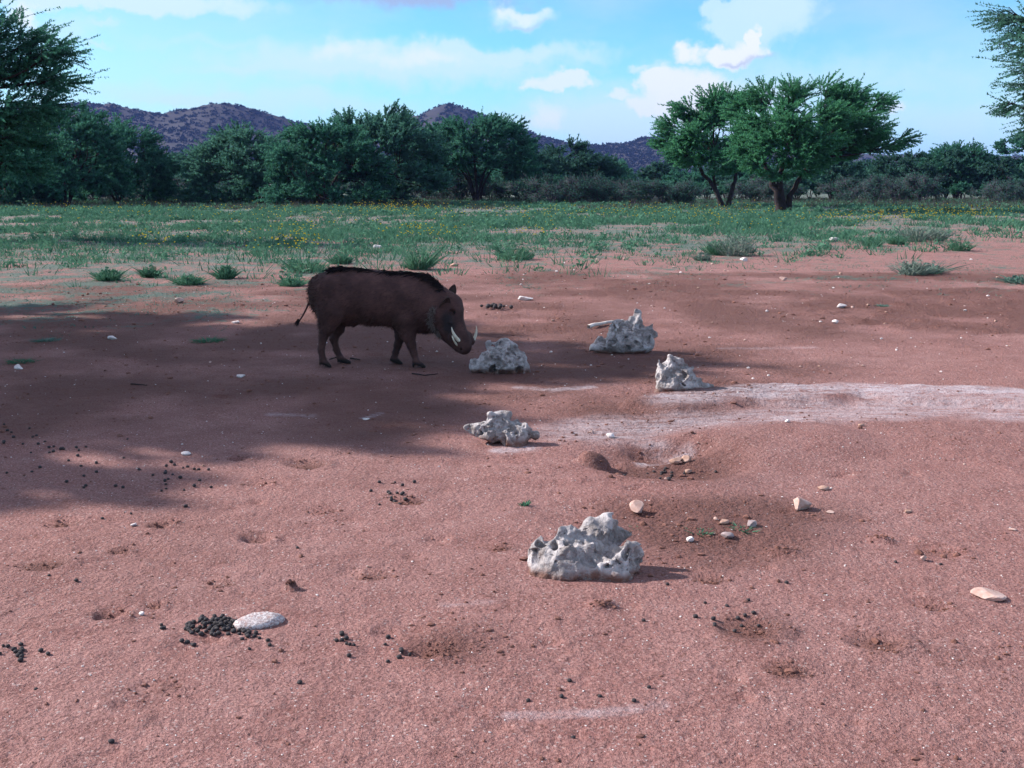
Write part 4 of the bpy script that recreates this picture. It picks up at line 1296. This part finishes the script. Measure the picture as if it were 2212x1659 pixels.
ST = [(1378, 1100, 32, 34, 'stone_pink', 1.3, 'pink angular stone perched beyond the horned rock', 9),
      (1735, 1104, 48, 34, 'stone_pink', .9, 'blocky pinkish stone alone on the right sand', 9),
      (2143, 1302, 74, 26, 'stone_pink', .8, 'flat pale stone slab lying on smooth sand', 8),
      (552, 1357, 120, 34, 'granite', .6, 'speckled granite stone half buried beside a heap of dung', 6),
      (400, 985, 22, 9, 'stone_white', .8, 'smooth white oval pebble in the shade', 4),
      (1492, 1160, 17, 14, 'stone_white', 1, 'round whitish pebble near green sprouts', 4),
      (1463, 981, 32, 17, 'stone_tan', .9, 'tan stone in the dug hollow, left of two', 7), (1483, 979, 26, 17, 'stone_tan', .9, 'tan stone touching its twin in the dug hollow', 7),
      (1490, 996, 18, 12, 'stone_tan', .9, 'small pinkish stone at the hollow\'s floor', 7),
      (1133, 649, 38, 9, 'stone_white', .5, 'flat white stone lying beyond the boar\'s head', 8),
      (1820, 666, 26, 11, 'stone_white', .8, 'white stone on the choppy sand, with a dark mark', 8), (1805, 702, 15, 10, 'stone_white', .8, 'small white stone on the choppy sand', 8),
      (1803, 523, 22, 10, 'stone_white', .8, 'white stone at the sand\'s far edge near tufts', 8), (1693, 606, 20, 9, 'stone_pink', .8, 'pale stone on the open sand below shrubs', 8),
      (1608, 564, 18, 9, 'stone_white', .8, 'pale stone just under the silvery shrubs', 8), (385, 655, 22, 13, 'stone_pink', .9, 'pinkish stone at the meadow side of the shade', 8),
      (240, 735, 22, 9, 'stone_white', .8, 'pale stone within the shade', 8), (508, 699, 18, 7, 'stone_white', .8, 'white chip of stone at the shade\'s edge', 8),
      (518, 817, 20, 8, 'stone_white', .8, 'flat white chip on the shaded sand', 8), (35, 799, 24, 12, 'stone_white', .8, 'white stone deep in the shade near grass', 8),
      (1997, 1212, 16, 12, 'stone_pink', .9, 'small pink pebble past the blocky stone', 5), (1565, 1133, 24, 11, 'stone_tan', .9, 'brown pebble among sprouts', 6),
      (1548, 1126, 13, 10, 'stone_pink', .9, 'tiny pink pebble above the brown one', 6), (1573, 1157, 30, 17, 'stone_grey', .9, 'brownish cobble sunk by the sprouts', 6),
      (1625, 1140, 26, 18, 'stone_grey', .9, 'grey cobble set in the loose soil', 7), (1795, 1108, 18, 7, 'stone_pink', .8, 'thin pink chip right of the blocky stone', 7),
      (1780, 1060, 26, 12, 'stone_tan', .9, 'rounded tan pebble above the blocky stone', 4), (1963, 1110, 18, 8, 'stone_tan', .9, 'thin tan chip on the open right sand', 6),
      (2190, 1150, 18, 7, 'stone_pink', .8, 'pale chip far out on the smooth right sand', 6), (1320, 945, 22, 11, 'stone_white', .8, 'pale stone at the hollow\'s upper lip', 5),
      (1278, 935, 13, 8, 'stone_pink', .8, 'small pink stone above the dark mound', 6), (1860, 932, 16, 8, 'stone_tan', .8, 'small tan stone below the pale ledge', 6),
      (1700, 938, 12, 7, 'stone_white', .8, 'little white stone on the rim beside the hollow', 6), (790, 907, 16, 6, 'stone_white', .8, 'white flake on the shaded sand', 6),
      (980, 575, 20, 8, 'stone_tan', .8, 'dark tan stone behind the boar\'s shoulders', 6), (815, 536, 20, 9, 'stone_white', .8, 'white stone by the yellow flowers', 6),
      (288, 1137, 16, 8, 'stone_white', .8, 'white pebble near a hoof print', 5), (305, 1329, 13, 10, 'stone_white', 1, 'round white pebble beside hoof marks', 4)]
for k, (u, v, wp, hp, mt, ar, lab, cuts) in enumerate(ST):
    g = gnd(u, v); s = pxm(g[1]); ang = math.asin(min(.99, CAMH / np.hypot(g[1], CAMH)))
    w = wp / s; d = w * ar
    h = max(.25 * w, (hp / s - d * sin(ang) * .55) / cos(ang))
    if mt == 'granite':
        h = .062; d = .105
    g[1] += d * .4
    me_ = stone_mesh(w, d, h * 1.2, 500 + k, M[mt], 3, cuts, .78 if mt == 'granite' else .64)
    o = link(me_, 'stone', None, (g[0], g[1], float(gz(g[0], g[1])) - h * (.62 if mt == 'granite' else .14)), RNG.uniform(-.5, .5))
    tag(o, lab, 'stone')
# scattered look-alike pebbles
r = np.random.default_rng(600)
PM = [stone_mesh(1, .85, .55, 610 + k, M[['stone_white', 'stone_pink', 'stone_white', 'stone_tan'][k]], 2, 8) for k in range(4)]
PL = ['small white pebble lying loose on the sand', 'small pink pebble lying loose on the sand', 'little white stone chip lying loose on the sand', 'small tan pebble lying loose on the sand']
for k in range(170):
    if k < 100:
        u, v = r.uniform(900, 2212), 560 + 260 * r.uniform() ** 1.2
    else:
        u, v = r.uniform(0, 2212), r.uniform(640, 1560)
    g = gnd(u, v); s = pxm(g[1])
    sz = r.uniform(3.5, 9) / s if v < 850 else r.uniform(3, 8) / s
    q = r.integers(4)
    o = link(PM[q], 'pebble', None, (g[0], g[1], float(gz(g[0], g[1])) - sz * .12), r.uniform(0, 6.28), sz)
    tag(o, PL[q], 'pebble', ['white pebbles', 'pink pebbles', 'white chips', 'tan pebbles'][q])
# dung pellets
DM = [stone_mesh(1, .9, .85, 650 + k, M['dung'], 2, 3, .9, .08) for k in range(4)]
for d_ in DM:
    d_.polygons.foreach_set('use_smooth', np.ones(len(d_.polygons), bool))
cnt = 0


def pellet(x, y, z, sz, lab, grp):
    o = link(DM[r.integers(4)], 'dung_pellet', None, (x, y, z), r.uniform(0, 6.28), (sz, sz * r.uniform(.85, 1.1), sz * r.uniform(.85, 1)))
    tag(o, lab, 'dung pellet', grp)


g0 = gnd(458, 1353)
for k in range(96):
    a = r.uniform(0, 6.28); q = math.sqrt(r.uniform())
    x, y = g0[0] + .088 * q * cos(a), g0[1] + .075 * q * sin(a) + .0
    lay = 1 if (k > 66 and q < .6) else 0
    pellet(x, y, float(gz(x, y)) - .002 + lay * .011, r.uniform(.014, .019), 'dark dung pellet in the heap against the granite stone', 'heaped dung pellets')
for (u, v, su_, sv_2, n_) in [(520, 1368, 22, 6, 12), (570, 1385, 26, 8, 7), (50, 1400, 30, 14, 18), (350, 1348, 8, 6, 3), (400, 1385, 10, 6, 4), (740, 1388, 30, 10, 10), (870, 1410, 40, 14, 7),
                              (120, 1000, 60, 34, 22), (380, 1035, 40, 22, 22), (230, 1060, 60, 30, 12), (60, 960, 40, 20, 12), (850, 1065, 40, 16, 16), (1550, 1340, 60, 22, 14), (1450, 1005, 50, 16, 22),
                              (1250, 1490, 120, 20, 5)]:
    for k in range(n_):
        u2, v2 = r.normal(u, su_), r.normal(v, sv_2)
        g = gnd(u2, v2)
        pellet(g[0], g[1], float(gz(g[0], g[1])) - .002, r.uniform(.012, .019) * (1.15 if v2 < 1100 else 1), 'dark dung pellet dropped loose on the sand', 'loose dung pellets')
for k in range(14):
    u2, v2 = r.uniform(0, 2212), r.uniform(1150, 1640)
    g = gnd(u2, v2)
    pellet(g[0], g[1], float(gz(g[0], g[1])) - .002, r.uniform(.012, .018), 'dark dung pellet dropped loose on the sand', 'loose dung pellets')


def lump_field(n_, pick, size, mat, name, label, cat, seed, sub=1):
    r = np.random.default_rng(seed)
    xy = pick(r, n_); n_ = len(xy)
    V0, F0 = ICO[sub]
    sz = size(r, n_, xy)
    V = V0[None] * (1 + r.uniform(-.3, .3, (n_, len(V0), 1)))
    V = V * (sz[:, None, None] * .5) * np.stack([r.uniform(.8, 1.5, n_), r.uniform(.8, 1.3, n_), r.uniform(.5, .9, n_)], -1)[:, None]
    V = V + np.column_stack([xy[:, 0], xy[:, 1], gz(xy[:, 0], xy[:, 1]) + sz * .12])[:, None]
    F = F0[None] + (np.arange(n_) * len(V0))[:, None, None]
    return tag(link(mesh_np(name, V.reshape(-1, 3), F.reshape(-1, F0.shape[1]), mat, False), name), label, cat, kind='stuff')


def pick_clods(r, n_):
    u = r.uniform(-60, 2280, n_ * 4); v = 580 + 1080 * r.uniform(0, 1, n_ * 4) ** 1.4
    P_ = np.array([gnd(a, b_)[:2] for a, b_ in zip(u, v)])
    k = r.uniform(0, 1, n_ * 4) < .04 + .9 * np.clip(loose_at(P_[:, 0], P_[:, 1]) * 1.1 - .15 + .9 * fbm2(P_[:, 0] * 1.5, P_[:, 1] * 1.5, 3, 66), 0, 1)
    Q = np.concatenate([np.column_stack([r.normal(fx, a * .6, 22), r.normal(fy, a * .45, 22)]) for fx, fy, a in PRINTS])
    return np.concatenate([Q, P_[k][:n_ - len(Q)]])


lump_field(5600, pick_clods, lambda r, n_, xy: np.clip(r.lognormal(-4.95, .5, n_), .003, .028) * (.8 + xy[:, 1] * .07), M['clod'], 'soil_clods', 'loose clods of red soil strewn over the sand', 'clods', 670)


def pick_specks(r, n_):
    return np.array([gnd(a, b_)[:2] for a, b_ in zip(r.uniform(-40, 2260, n_), 600 + 1050 * r.uniform(0, 1, n_) ** 1.1)])


lump_field(1300, pick_specks, lambda r, n_, xy: r.uniform(.002, .0055, n_) * (.6 + xy[:, 1] * .16), M['stone_white'], 'white_grit', 'tiny white grit scattered over the sand', 'grit', 671)


def stick(pts, r0, mat, label, name='stick', side=()):
    P_ = [gnd(u, v) for u, v in pts]
    P_ = np.array([(q[0], q[1], float(gz(q[0], q[1])) + r0 * .8) for q in P_])
    base = P_[0].copy(); P_ = P_ - base
    t = np.linspace(0, 1, 9); ts = np.linspace(0, 1, len(P_))
    Q = np.column_stack([np.interp(t, ts, P_[:, k]) for k in range(3)])
    Q[:, 2] += np.abs(np.sin(t * 7)) * r0 * .4
    V, F = tubes([(Q, np.linspace(r0, r0 * .5, 9), 6)])
    return tag(link(mesh_np(name, V, F, mat), name, None, base), label, 'stick')


M['bone'] = mat_simple('bleached_wood', (0.55, 0.47, 0.44), (0.78, 0.70, 0.66), 30, .8, .4, .004, stretch=(.3, 1, 1))
stick([(1271, 710), (1300, 704), (1345, 699)], .022, M['bone'], 'bleached stick lying behind the blue-grey rock')
stick([(890, 807), (918, 811), (945, 806)], .006, M['bark'], 'thin dark twig in front of the boar\'s forefoot')
stick([(712, 778), (725, 774), (738, 776)], .006, M['bark'], 'thin dark twig between the boar\'s hind feet')
stick([(757, 776), (778, 779)], .007, M['bark'], 'short dark twig ahead of the boar\'s far hind foot')
stick([(283, 832), (318, 835)], .006, M['bark'], 'thin dark twig alone on the shaded sand')
# dung heap beyond the boar's head, dark
g = gnd(1080, 670)
root = bpy.data.objects.new('dung_heap', None); COL.objects.link(root)
root.location = (g[0], g[1], float(gz(g[0], g[1]))); tag(root, 'dark crumbled dung heap beyond the boar\'s head', 'dung')
for k in range(16):
    o = link(DM[k % 4], 'lump', root, (r.normal(0, .09), r.normal(0, .06), r.uniform(-.005, .01)), r.uniform(0, 6.28), r.uniform(.035, .06))

# ---------------------------------------------------------------- the wild boar (warthog)
def W(zx, zy):
    return 610.0 + zx * .27573, 542.2 + zy * .27573


YW = 8.70
wz = .27573 / pxm(YW)
NEAR, FAR = -.095, .095
wb = at(*W(720, 890), YW); wb[2] = float(np.mean([gz(*gnd(*W(a, b_))[:2], False) for a, b_ in ((360, 905), (1090, 908), (500, 876), (910, 886))]))


def wp(zx, zy, dy=0.0):
    return at(*W(zx, zy), YW + dy) - wb


BODY = [  # zx, zy, dy, r -> zx, zy, dy, r, y-scale, blend
    (365, 325, 0, 150, 520, 342, 0, 196, .80, .05), (520, 342, 0, 196, 700, 366, 0, 206, .80, .05), (700, 366, 0, 206, 930, 386, 0, 208, .78, .05),
    (930, 386, 0, 208, 1050, 408, 0, 212, .76, .05), (1050, 412, 0, 212, 1150, 440, -.01, 196, .74, .06), (1150, 440, -.01, 190, 1240, 455, -.03, 140, .85, .06),
    (330, 300, 0, 118, 330, 400, 0, 110, .95, .05),
    # near hind leg
    (385, 330, NEAR * .7, 140, 385, 470, NEAR * .9, 112, .7, .05), (385, 470, NEAR * .95, 108, 352, 585, NEAR, 68, .75, .04), (352, 585, NEAR, 66, 318, 668, NEAR, 42, .85, .03),
    (318, 668, NEAR, 42, 304, 770, NEAR, 31, 1, .02), (304, 770, NEAR, 31, 316, 850, NEAR, 33, 1, .02),
    # far hind leg
    (420, 350, FAR * .7, 130, 440, 480, FAR * .9, 100, .7, .05), (440, 480, FAR, 96, 430, 600, FAR, 58, .75, .04), (430, 600, FAR, 58, 403, 685, FAR, 40, .85, .03),
    (403, 685, FAR, 39, 424, 775, FAR, 30, 1, .02), (424, 775, FAR, 30, 456, 838, FAR, 32, 1, .02),
    # near foreleg
    (985, 400, NEAR * .8, 150, 965, 540, NEAR, 98, .6, .05), (965, 540, NEAR, 96, 980, 640, NEAR, 66, .8, .04), (980, 640, NEAR, 64, 1010, 735, NEAR, 45, .95, .03),
    (1010, 735, NEAR, 44, 1031, 800, NEAR, 31, 1, .02), (1031, 800, NEAR, 31, 1045, 855, NEAR, 35, 1, .02),
    # far foreleg
    (980, 420, FAR * .8, 140, 950, 550, FAR, 88, .6, .05), (950, 550, FAR, 86, 930, 650, FAR, 52, .8, .04), (930, 650, FAR, 50, 906, 728, FAR, 37, .95, .03),
    (906, 728, FAR, 36, 887, 795, FAR, 29, 1, .02), (887, 795, FAR, 29, 876, 842, FAR, 32, 1, .02),
    # sheath
    (520, 540, 0, 60, 560, 572, 0, 24, 1, .04),
    # head: skull, cheeks, muzzle, jaw, snout, warts
    (1250, 440, -.03, 120, 1315, 430, -.05, 92, .95, .05), (1260, 540, -.04, 118, 1290, 600, -.06, 88, .95, .05), (1320, 420, -.05, 74, 1345, 470, -.06, 62, 1.15, .03),
    (1315, 500, -.06, 92, 1400, 690, -.12, 66, .95, .04), (1400, 690, -.12, 64, 1418, 742, -.135, 60, 1, .03), (1265, 620, -.06, 66, 1370, 745, -.12, 38, .9, .03),
    (1416, 748, -.135, 58, 1424, 757, -.14, 54, 1.05, .02), (1345, 655, -.14, 36, 1385, 705, -.165, 32, 1, .03), (1455, 665, -.06, 34, 1478, 710, -.075, 30, 1, .03),
    (1325, 545, -.13, 34, 1318, 560, -.165, 13, 1, .02), (1390, 560, -.01, 26, 1408, 575, .02, 12, 1, .02), (1375, 405, -.01, 34, 1392, 455, -.015, 26, 1, .03), (1330, 455, -.115, 32, 1345, 500, -.125, 24, 1, .03),
]
for (lx, ly, tx, ty, dd) in [(320, 862, 374, 902, NEAR), (462, 848, 526, 872, FAR), (1050, 866, 1112, 906, NEAR), (882, 850, 932, 882, FAR)]:
    for sd in (-.022, .022):                      # cloven hooves
        BODY.append((lx, ly, dd + sd * .5, 26, tx, ty, dd + sd, 12, 1, .012))
for (lx, ly, tx, ty, dd) in [(302, 850, 296, 884, NEAR), (1032, 862, 1026, 906, NEAR), (864, 828, 848, 852, FAR), (446, 838, 438, 858, FAR)]:
    for sd in (-.02, .02):
        BODY.append((lx, ly, dd + sd * .6, 13, tx, ty, dd + sd, 8, 1, .012))
BODY = [(*q[:3], q[3] * .79, *q[4:7], q[7] * .79, *q[8:]) if (i > 6 and q[3] < 75 and i < 27) else q for i, q in enumerate(BODY)]
BODY = [(*q[:9], .028) if i in (7, 17, 22) else q for i, q in enumerate(BODY)]
prim = [(wp(q[0], q[1], q[2]), wp(q[4], q[5], q[6]), q[3] * wz, q[7] * wz, q[8], q[9]) for q in BODY]
lo = np.min([np.minimum(a - ra, b_ - rb) for a, b_, ra, rb, _, _ in prim], 0) - .03
hi = np.max([np.maximum(a + ra, b_ + rb) for a, b_, ra, rb, _, _ in prim], 0) + .03
hS = .0085
P = grid(lo, hi, hS)
f = None
for a, b_, ra, rb, ys, k in prim:
    bb0 = np.minimum(a - ra, b_ - rb) - .12; bb1 = np.maximum(a + ra, b_ + rb) + .12
    sl_ = tuple(slice(max(0, int((bb0[d] - lo[d]) / hS)), int((bb1[d] - lo[d]) / hS) + 2) for d in range(3))
    if f is None:
        f = np.full(P.shape[:3], .5, np.float32)
    d_ = capsule(P[sl_], a, b_, ra, rb, ys)
    f[sl_] = smin(f[sl_], d_, k)
for (zx, zy, dy, rp) in [(1330, 480, -.155, 24), (1405, 770, -.185, 13), (1440, 768, -.165, 13), (1240, 690, 0.02, 10)]:
    c_ = wp(zx, zy, dy); d_ = np.linalg.norm(P - c_, axis=-1) - rp * wz
    f = -smin(-f, d_, .008)
f = f + .006 * fbm3(P[..., 0] * 14, P[..., 1] * 14, P[..., 2] * 14, 2, 5)
V, F = surface_nets(f.astype(np.float32), lo, hS)
BV = V.copy()
# coat masks: black face patch, pale cheek whiskers, dusty lower legs
def near_line(V, pts, w):
    d = np.full(len(V), 9.)
    for a, b_ in zip(pts[:-1], pts[1:]):
        A_, B_ = np.array(a), np.array(b_); ab = B_ - A_
        t = np.clip(((V - A_) @ ab) / (ab @ ab), 0, 1)
        d = np.minimum(d, np.linalg.norm(V - A_ - t[:, None] * ab, axis=1))
    return smooth(w, w * .3, d)


dark = near_line(V, [wp(1290, 520, -.13), wp(1310, 600, -.15)], .075)
pale_c = near_line(V, [wp(1175, 470, -.13), wp(1160, 560, -.13), wp(1215, 650, -.10)], .03) * .8
hoof = smooth(.055, .03, V[:, 2])
m, nb, p = new_mat('boar_hide')
co = obj_coords(nb)
n_ = nb.noise(nb.scale(co, (1, 1, 1)), 7, 5, .6)
hr = nb.noise(nb.scale(co, (30, 60, 160)), 1.0, 4, .7)
col = nb.mix(nb.ramp(n_, .3, .7), (0.046, 0.021, 0.020), (0.108, 0.051, 0.047))
col = nb.mix(nb.ramp(hr, .42, .66, 0, .55), col, (0.042, 0.024, 0.026))
col = nb.mix(attr(nb, 'dark'), col, (0.024, 0.020, 0.024))
col = nb.mix(nb.m('MULTIPLY', attr(nb, 'pale'), nb.ramp(hr, .35, .6)), col, (0.22, 0.18, 0.175))
col = nb.mix(attr(nb, 'hoof'), col, (0.022, 0.018, 0.018))
nb.link(col, p.inputs['Base Color']); p.inputs['Roughness'].default_value = .75
bump(nb, p, nb.m('ADD', hr, n_), .6, .008)
M['hide'] = m
boar = bpy.data.objects.new('warthog', None); COL.objects.link(boar); boar.location = wb
tag(boar, 'dark brown warthog with curved tusks lowering its snout to a pale rock', 'warthog')
link(mesh_np('body', V, F, M['hide'], True, vattr={'dark': dark, 'pale': pale_c, 'hoof': hoof}), 'body', boar)
M['hair'] = mat_leaf('black_bristles', (0.010, 0.009, 0.011), (0.042, 0.034, 0.036), .1)
M['paleh'] = mat_leaf('pale_bristles', (0.10, 0.085, 0.08), (0.24, 0.20, 0.19), .1)
M['tusk'] = mat_simple('ivory_tusk', (0.50, 0.43, 0.33), (0.76, 0.71, 0.60), 20, .45, .2, .002)
M['eye'] = mat_simple('dark_eye', (0.008, 0.007, 0.007), (0.012, 0.01, 0.01), 10, .15, 0, .001)
M['earm'] = mat_simple('ear_hide', (0.040, 0.027, 0.027), (0.075, 0.050, 0.047), 30, .85, .4, .004)


def strands(A, D, L, w, droop, seed):
    r = np.random.default_rng(seed); n_ = len(A)
    D = unit(D); a = unit(np.cross(D, r.normal(size=(n_, 3)))) * w
    m1 = A + D * L[:, None] * .5; m1[:, 2] -= droop * L * .15
    e_ = A + D * L[:, None]; e_[:, 2] -= droop * L * .6
    V = np.stack([A - a, A + a, m1 + a * .8, e_, m1 - a * .8], 1).reshape(-1, 3)
    return V, np.arange(n_ * 5).reshape(-1, 5)


r = np.random.default_rng(800)
# mane along the spine
ml = np.array([wp(395, 150), wp(500, 140), wp(650, 152), wp(800, 172), wp(920, 178), wp(1020, 180), wp(1110, 198), wp(1180, 226, -.01), wp(1240, 275, -.02), wp(1290, 330, -.035)])
n_ = 4200
t = r.uniform(0, 1, n_) ** .85 * (len(ml) - 1)
A = np.column_stack([np.interp(t, np.arange(len(ml)), ml[:, k]) for k in range(3)])
A[:, 1] += r.normal(0, .022, n_)
A[:, 2] += .010 - np.abs(r.normal(0, .006, n_))
side = np.where(A[:, 1] < r.normal(0, .01, n_), -1, 1)
D = np.column_stack([-.75 + r.normal(0, .15, n_), side * r.uniform(.1, .75, n_), r.uniform(-.05, .38, n_)])
neck = smooth(5.5, 7.5, t)
D[:, 2] += neck * .35; D[:, 0] += neck * .15
L = r.uniform(.05, .12, n_) * (1 + .35 * neck)
V, F = strands(A, D, L, .0022, .6, 801)
link(mesh_np('mane', V, F, M['hair'], False, {'var': np.clip(r.normal(.35, .25, n_) + neck * .3, 0, 1)}), 'mane', boar)
# coarse coat over flanks and legs
nv = 14000
sel = r.choice(len(BV), nv)
A = BV[sel]
cen_ = np.column_stack([A[:, 0], 0 * A[:, 0], np.full(nv, .45)])
nrm = unit(A - cen_)
legm = A[:, 2] < .28
nrm[legm] = unit(np.column_stack([r.normal(0, .3, legm.sum()), r.normal(0, .3, legm.sum()), np.zeros(legm.sum())]))
D = nrm * .22 + np.array([-.75, 0, -.45]) + r.normal(0, .12, (nv, 3))
D[legm] = np.array([-.15, 0, -1]) + nrm[legm] * .15
headm = A[:, 0] > wp(1240, 500)[0]
D[headm] = nrm[headm] * .2 + np.array([-.3, -.1, .3]) + r.normal(0, .2, (headm.sum(), 3))
L = r.uniform(.012, .032, nv); L[headm | legm] *= .45
V, F = strands(A + nrm * -.001, D, L, .0014, .2, 802)
M['coat'] = mat_leaf('brown_bristles', (0.030, 0.020, 0.020), (0.135, 0.080, 0.070), .1)
link(mesh_np('coat', V, F, M['coat'], False, {'var': r.beta(1.4, 2.6, nv)}), 'coat', boar)
# pale whiskers on the cheek, flank hair
wl = np.array([wp(1185, 430, -.125), wp(1162, 500, -.15), wp(1160, 570, -.15), wp(1190, 630, -.14), wp(1235, 680, -.12)])
n_ = 420
t = r.uniform(0, 4, n_)
A = np.column_stack([np.interp(t, np.arange(5), wl[:, k]) for k in range(3)]) + r.normal(0, .010, (n_, 3))
# pull roots onto the hide
for i in range(n_):
    j = np.argmin(((BV - A[i]) ** 2).sum(1)); A[i] = BV[j]
D = np.column_stack([r.normal(-.1, .3, n_), r.uniform(-.5, -.2, n_), r.normal(-.5, .35, n_)])
V, F = strands(A, D, r.uniform(.02, .05, n_), .0017, .3, 803)
link(mesh_np('whiskers', V, F, M['paleh'], False, {'var': r.uniform(0, 1, n_)}), 'whiskers', boar)


def tube_part(pts, rad, k, mat, name, flatten=None):
    pts = np.array(pts); n_ = 14
    t = np.linspace(0, 1, n_); ts = np.linspace(0, 1, len(pts))
    deg = min(3, len(pts) - 1)
    Q = np.column_stack([np.polyval(np.polyfit(ts, pts[:, d], deg), t) for d in range(3)])
    Rr = np.interp(t, np.linspace(0, 1, len(rad)), rad)
    V, F = tubes([(Q, Rr, k)])
    return link(mesh_np(name, V, F, mat), name, boar)


tl_ = tube_part([wp(258, 235), wp(238, 310, .01), wp(215, 400, .02), wp(160, 500, .03), wp(125, 552, .03)], [.016, .010, .008, .007, .006], 8, M['hide'], 'tail')
n_ = 90
A = np.repeat(wp(132, 542, .03)[None], n_, 0) + r.normal(0, .005, (n_, 3))
D = unit(wp(100, 580, .03) - wp(140, 530, .03)) + r.normal(0, .22, (n_, 3))
V, F = strands(A, D, r.uniform(.03, .065, n_), .002, .1, 804)
to = link(mesh_np('tail_tuft', V, F, M['hair'], False, {'var': r.uniform(0, .8, n_)}), 'tail_tuft', boar)
# tusks
tube_part([wp(1388, 705, -.185), wp(1362, 680, -.205), wp(1338, 640, -.215), wp(1326, 596, -.21)], [.016, .014, .010, .002], 10, M['tusk'], 'tusk')
tube_part([wp(1480, 715, -.05), wp(1502, 690, -.03), wp(1518, 640, -.03), wp(1518, 586, -.04)], [.016, .014, .010, .002], 10, M['tusk'], 'tusk')
tube_part([wp(1372, 738, -.18), wp(1352, 715, -.205), wp(1335, 680, -.215), wp(1330, 662, -.212)], [.009, .008, .006, .002], 8, M['tusk'], 'lower_tusk')
tube_part([wp(1478, 735, -.06), wp(1492, 715, -.045), wp(1500, 680, -.04)], [.009, .007, .002], 8, M['tusk'], 'lower_tusk')
# eyes
for c_ in (wp(1352, 482, -.138), wp(1396, 470, -.015)):
    V, F = ICO[2]
    link(mesh_np('eye', V * .013, F, M['eye']), 'eye', boar, c_)


def ear(root_, tip, fwd, width, name='ear'):
    ax_ = tip - root_; L = np.linalg.norm(ax_); ax_ = ax_ / L
    fw = fwd - ax_ * (fwd @ ax_); fw /= np.linalg.norm(fw); sd = np.cross(ax_, fw)
    V, F = [], []
    nu, nv_ = 12, 9
    for i in range(nu):
        t = i / (nu - 1)
        w = width * (math.sin(pi * min(1, t * .80 + .20)) ** .75) * (1 if t < .98 else .2)
        for j in range(nv_):
            s = j / (nv_ - 1) * 2 - 1
            V.append(root_ + ax_ * L * t + sd * s * w + fw * (-(1 - s * s) * width * .6 * (1 - .5 * t)))
    for i in range(nu - 1):
        for j in range(nv_ - 1):
            a = i * nv_ + j
            F.append((a, a + 1, a + nv_ + 1, a + nv_))
    o = link(mesh_np(name, np.array(V), np.array(F), M['earm']), name, boar)
    md = o.modifiers.new('thickness', 'SOLIDIFY'); md.thickness = .006; md.offset = 0
    return o


ear(wp(1258, 470, -.125), wp(1300, 362, -.20), np.array([.45, -.85, .1]), .044)
ear(wp(1318, 360, .02), wp(1350, 262, .03), np.array([.4, -.85, .1]), .034)

# ---------------------------------------------------------------- haze
HAZE = True
if HAZE:
    x0, x1, y0, y1, z0, z1 = -3200, 3200, -400, 6200, -12, 160
    V = np.array([(x, y, z) for x in (x0, x1) for y in (y0, y1) for z in (z0, z1)], float)
    F = np.array([(0, 1, 3, 2), (4, 6, 7, 5), (0, 4, 5, 1), (2, 3, 7, 6), (0, 2, 6, 4), (1, 5, 7, 3)])
    m = bpy.data.materials.new('thin_haze'); m.use_nodes = True
    t = m.node_tree; t.nodes.clear(); nb = NB(t)
    pv = nb.n('ShaderNodeVolumePrincipled')
    pv.inputs['Color'].default_value = (.24, .36, 1.0, 1)
    pv.inputs['Density'].default_value = .00012
    o_ = nb.n('ShaderNodeOutputMaterial'); t.links.new(pv.outputs[0], o_.inputs['Volume'])
    tag(link(mesh_np('haze', V, F, m, False), 'haze'), 'thin blue haze in front of the hills', 'haze', kind='stuff')
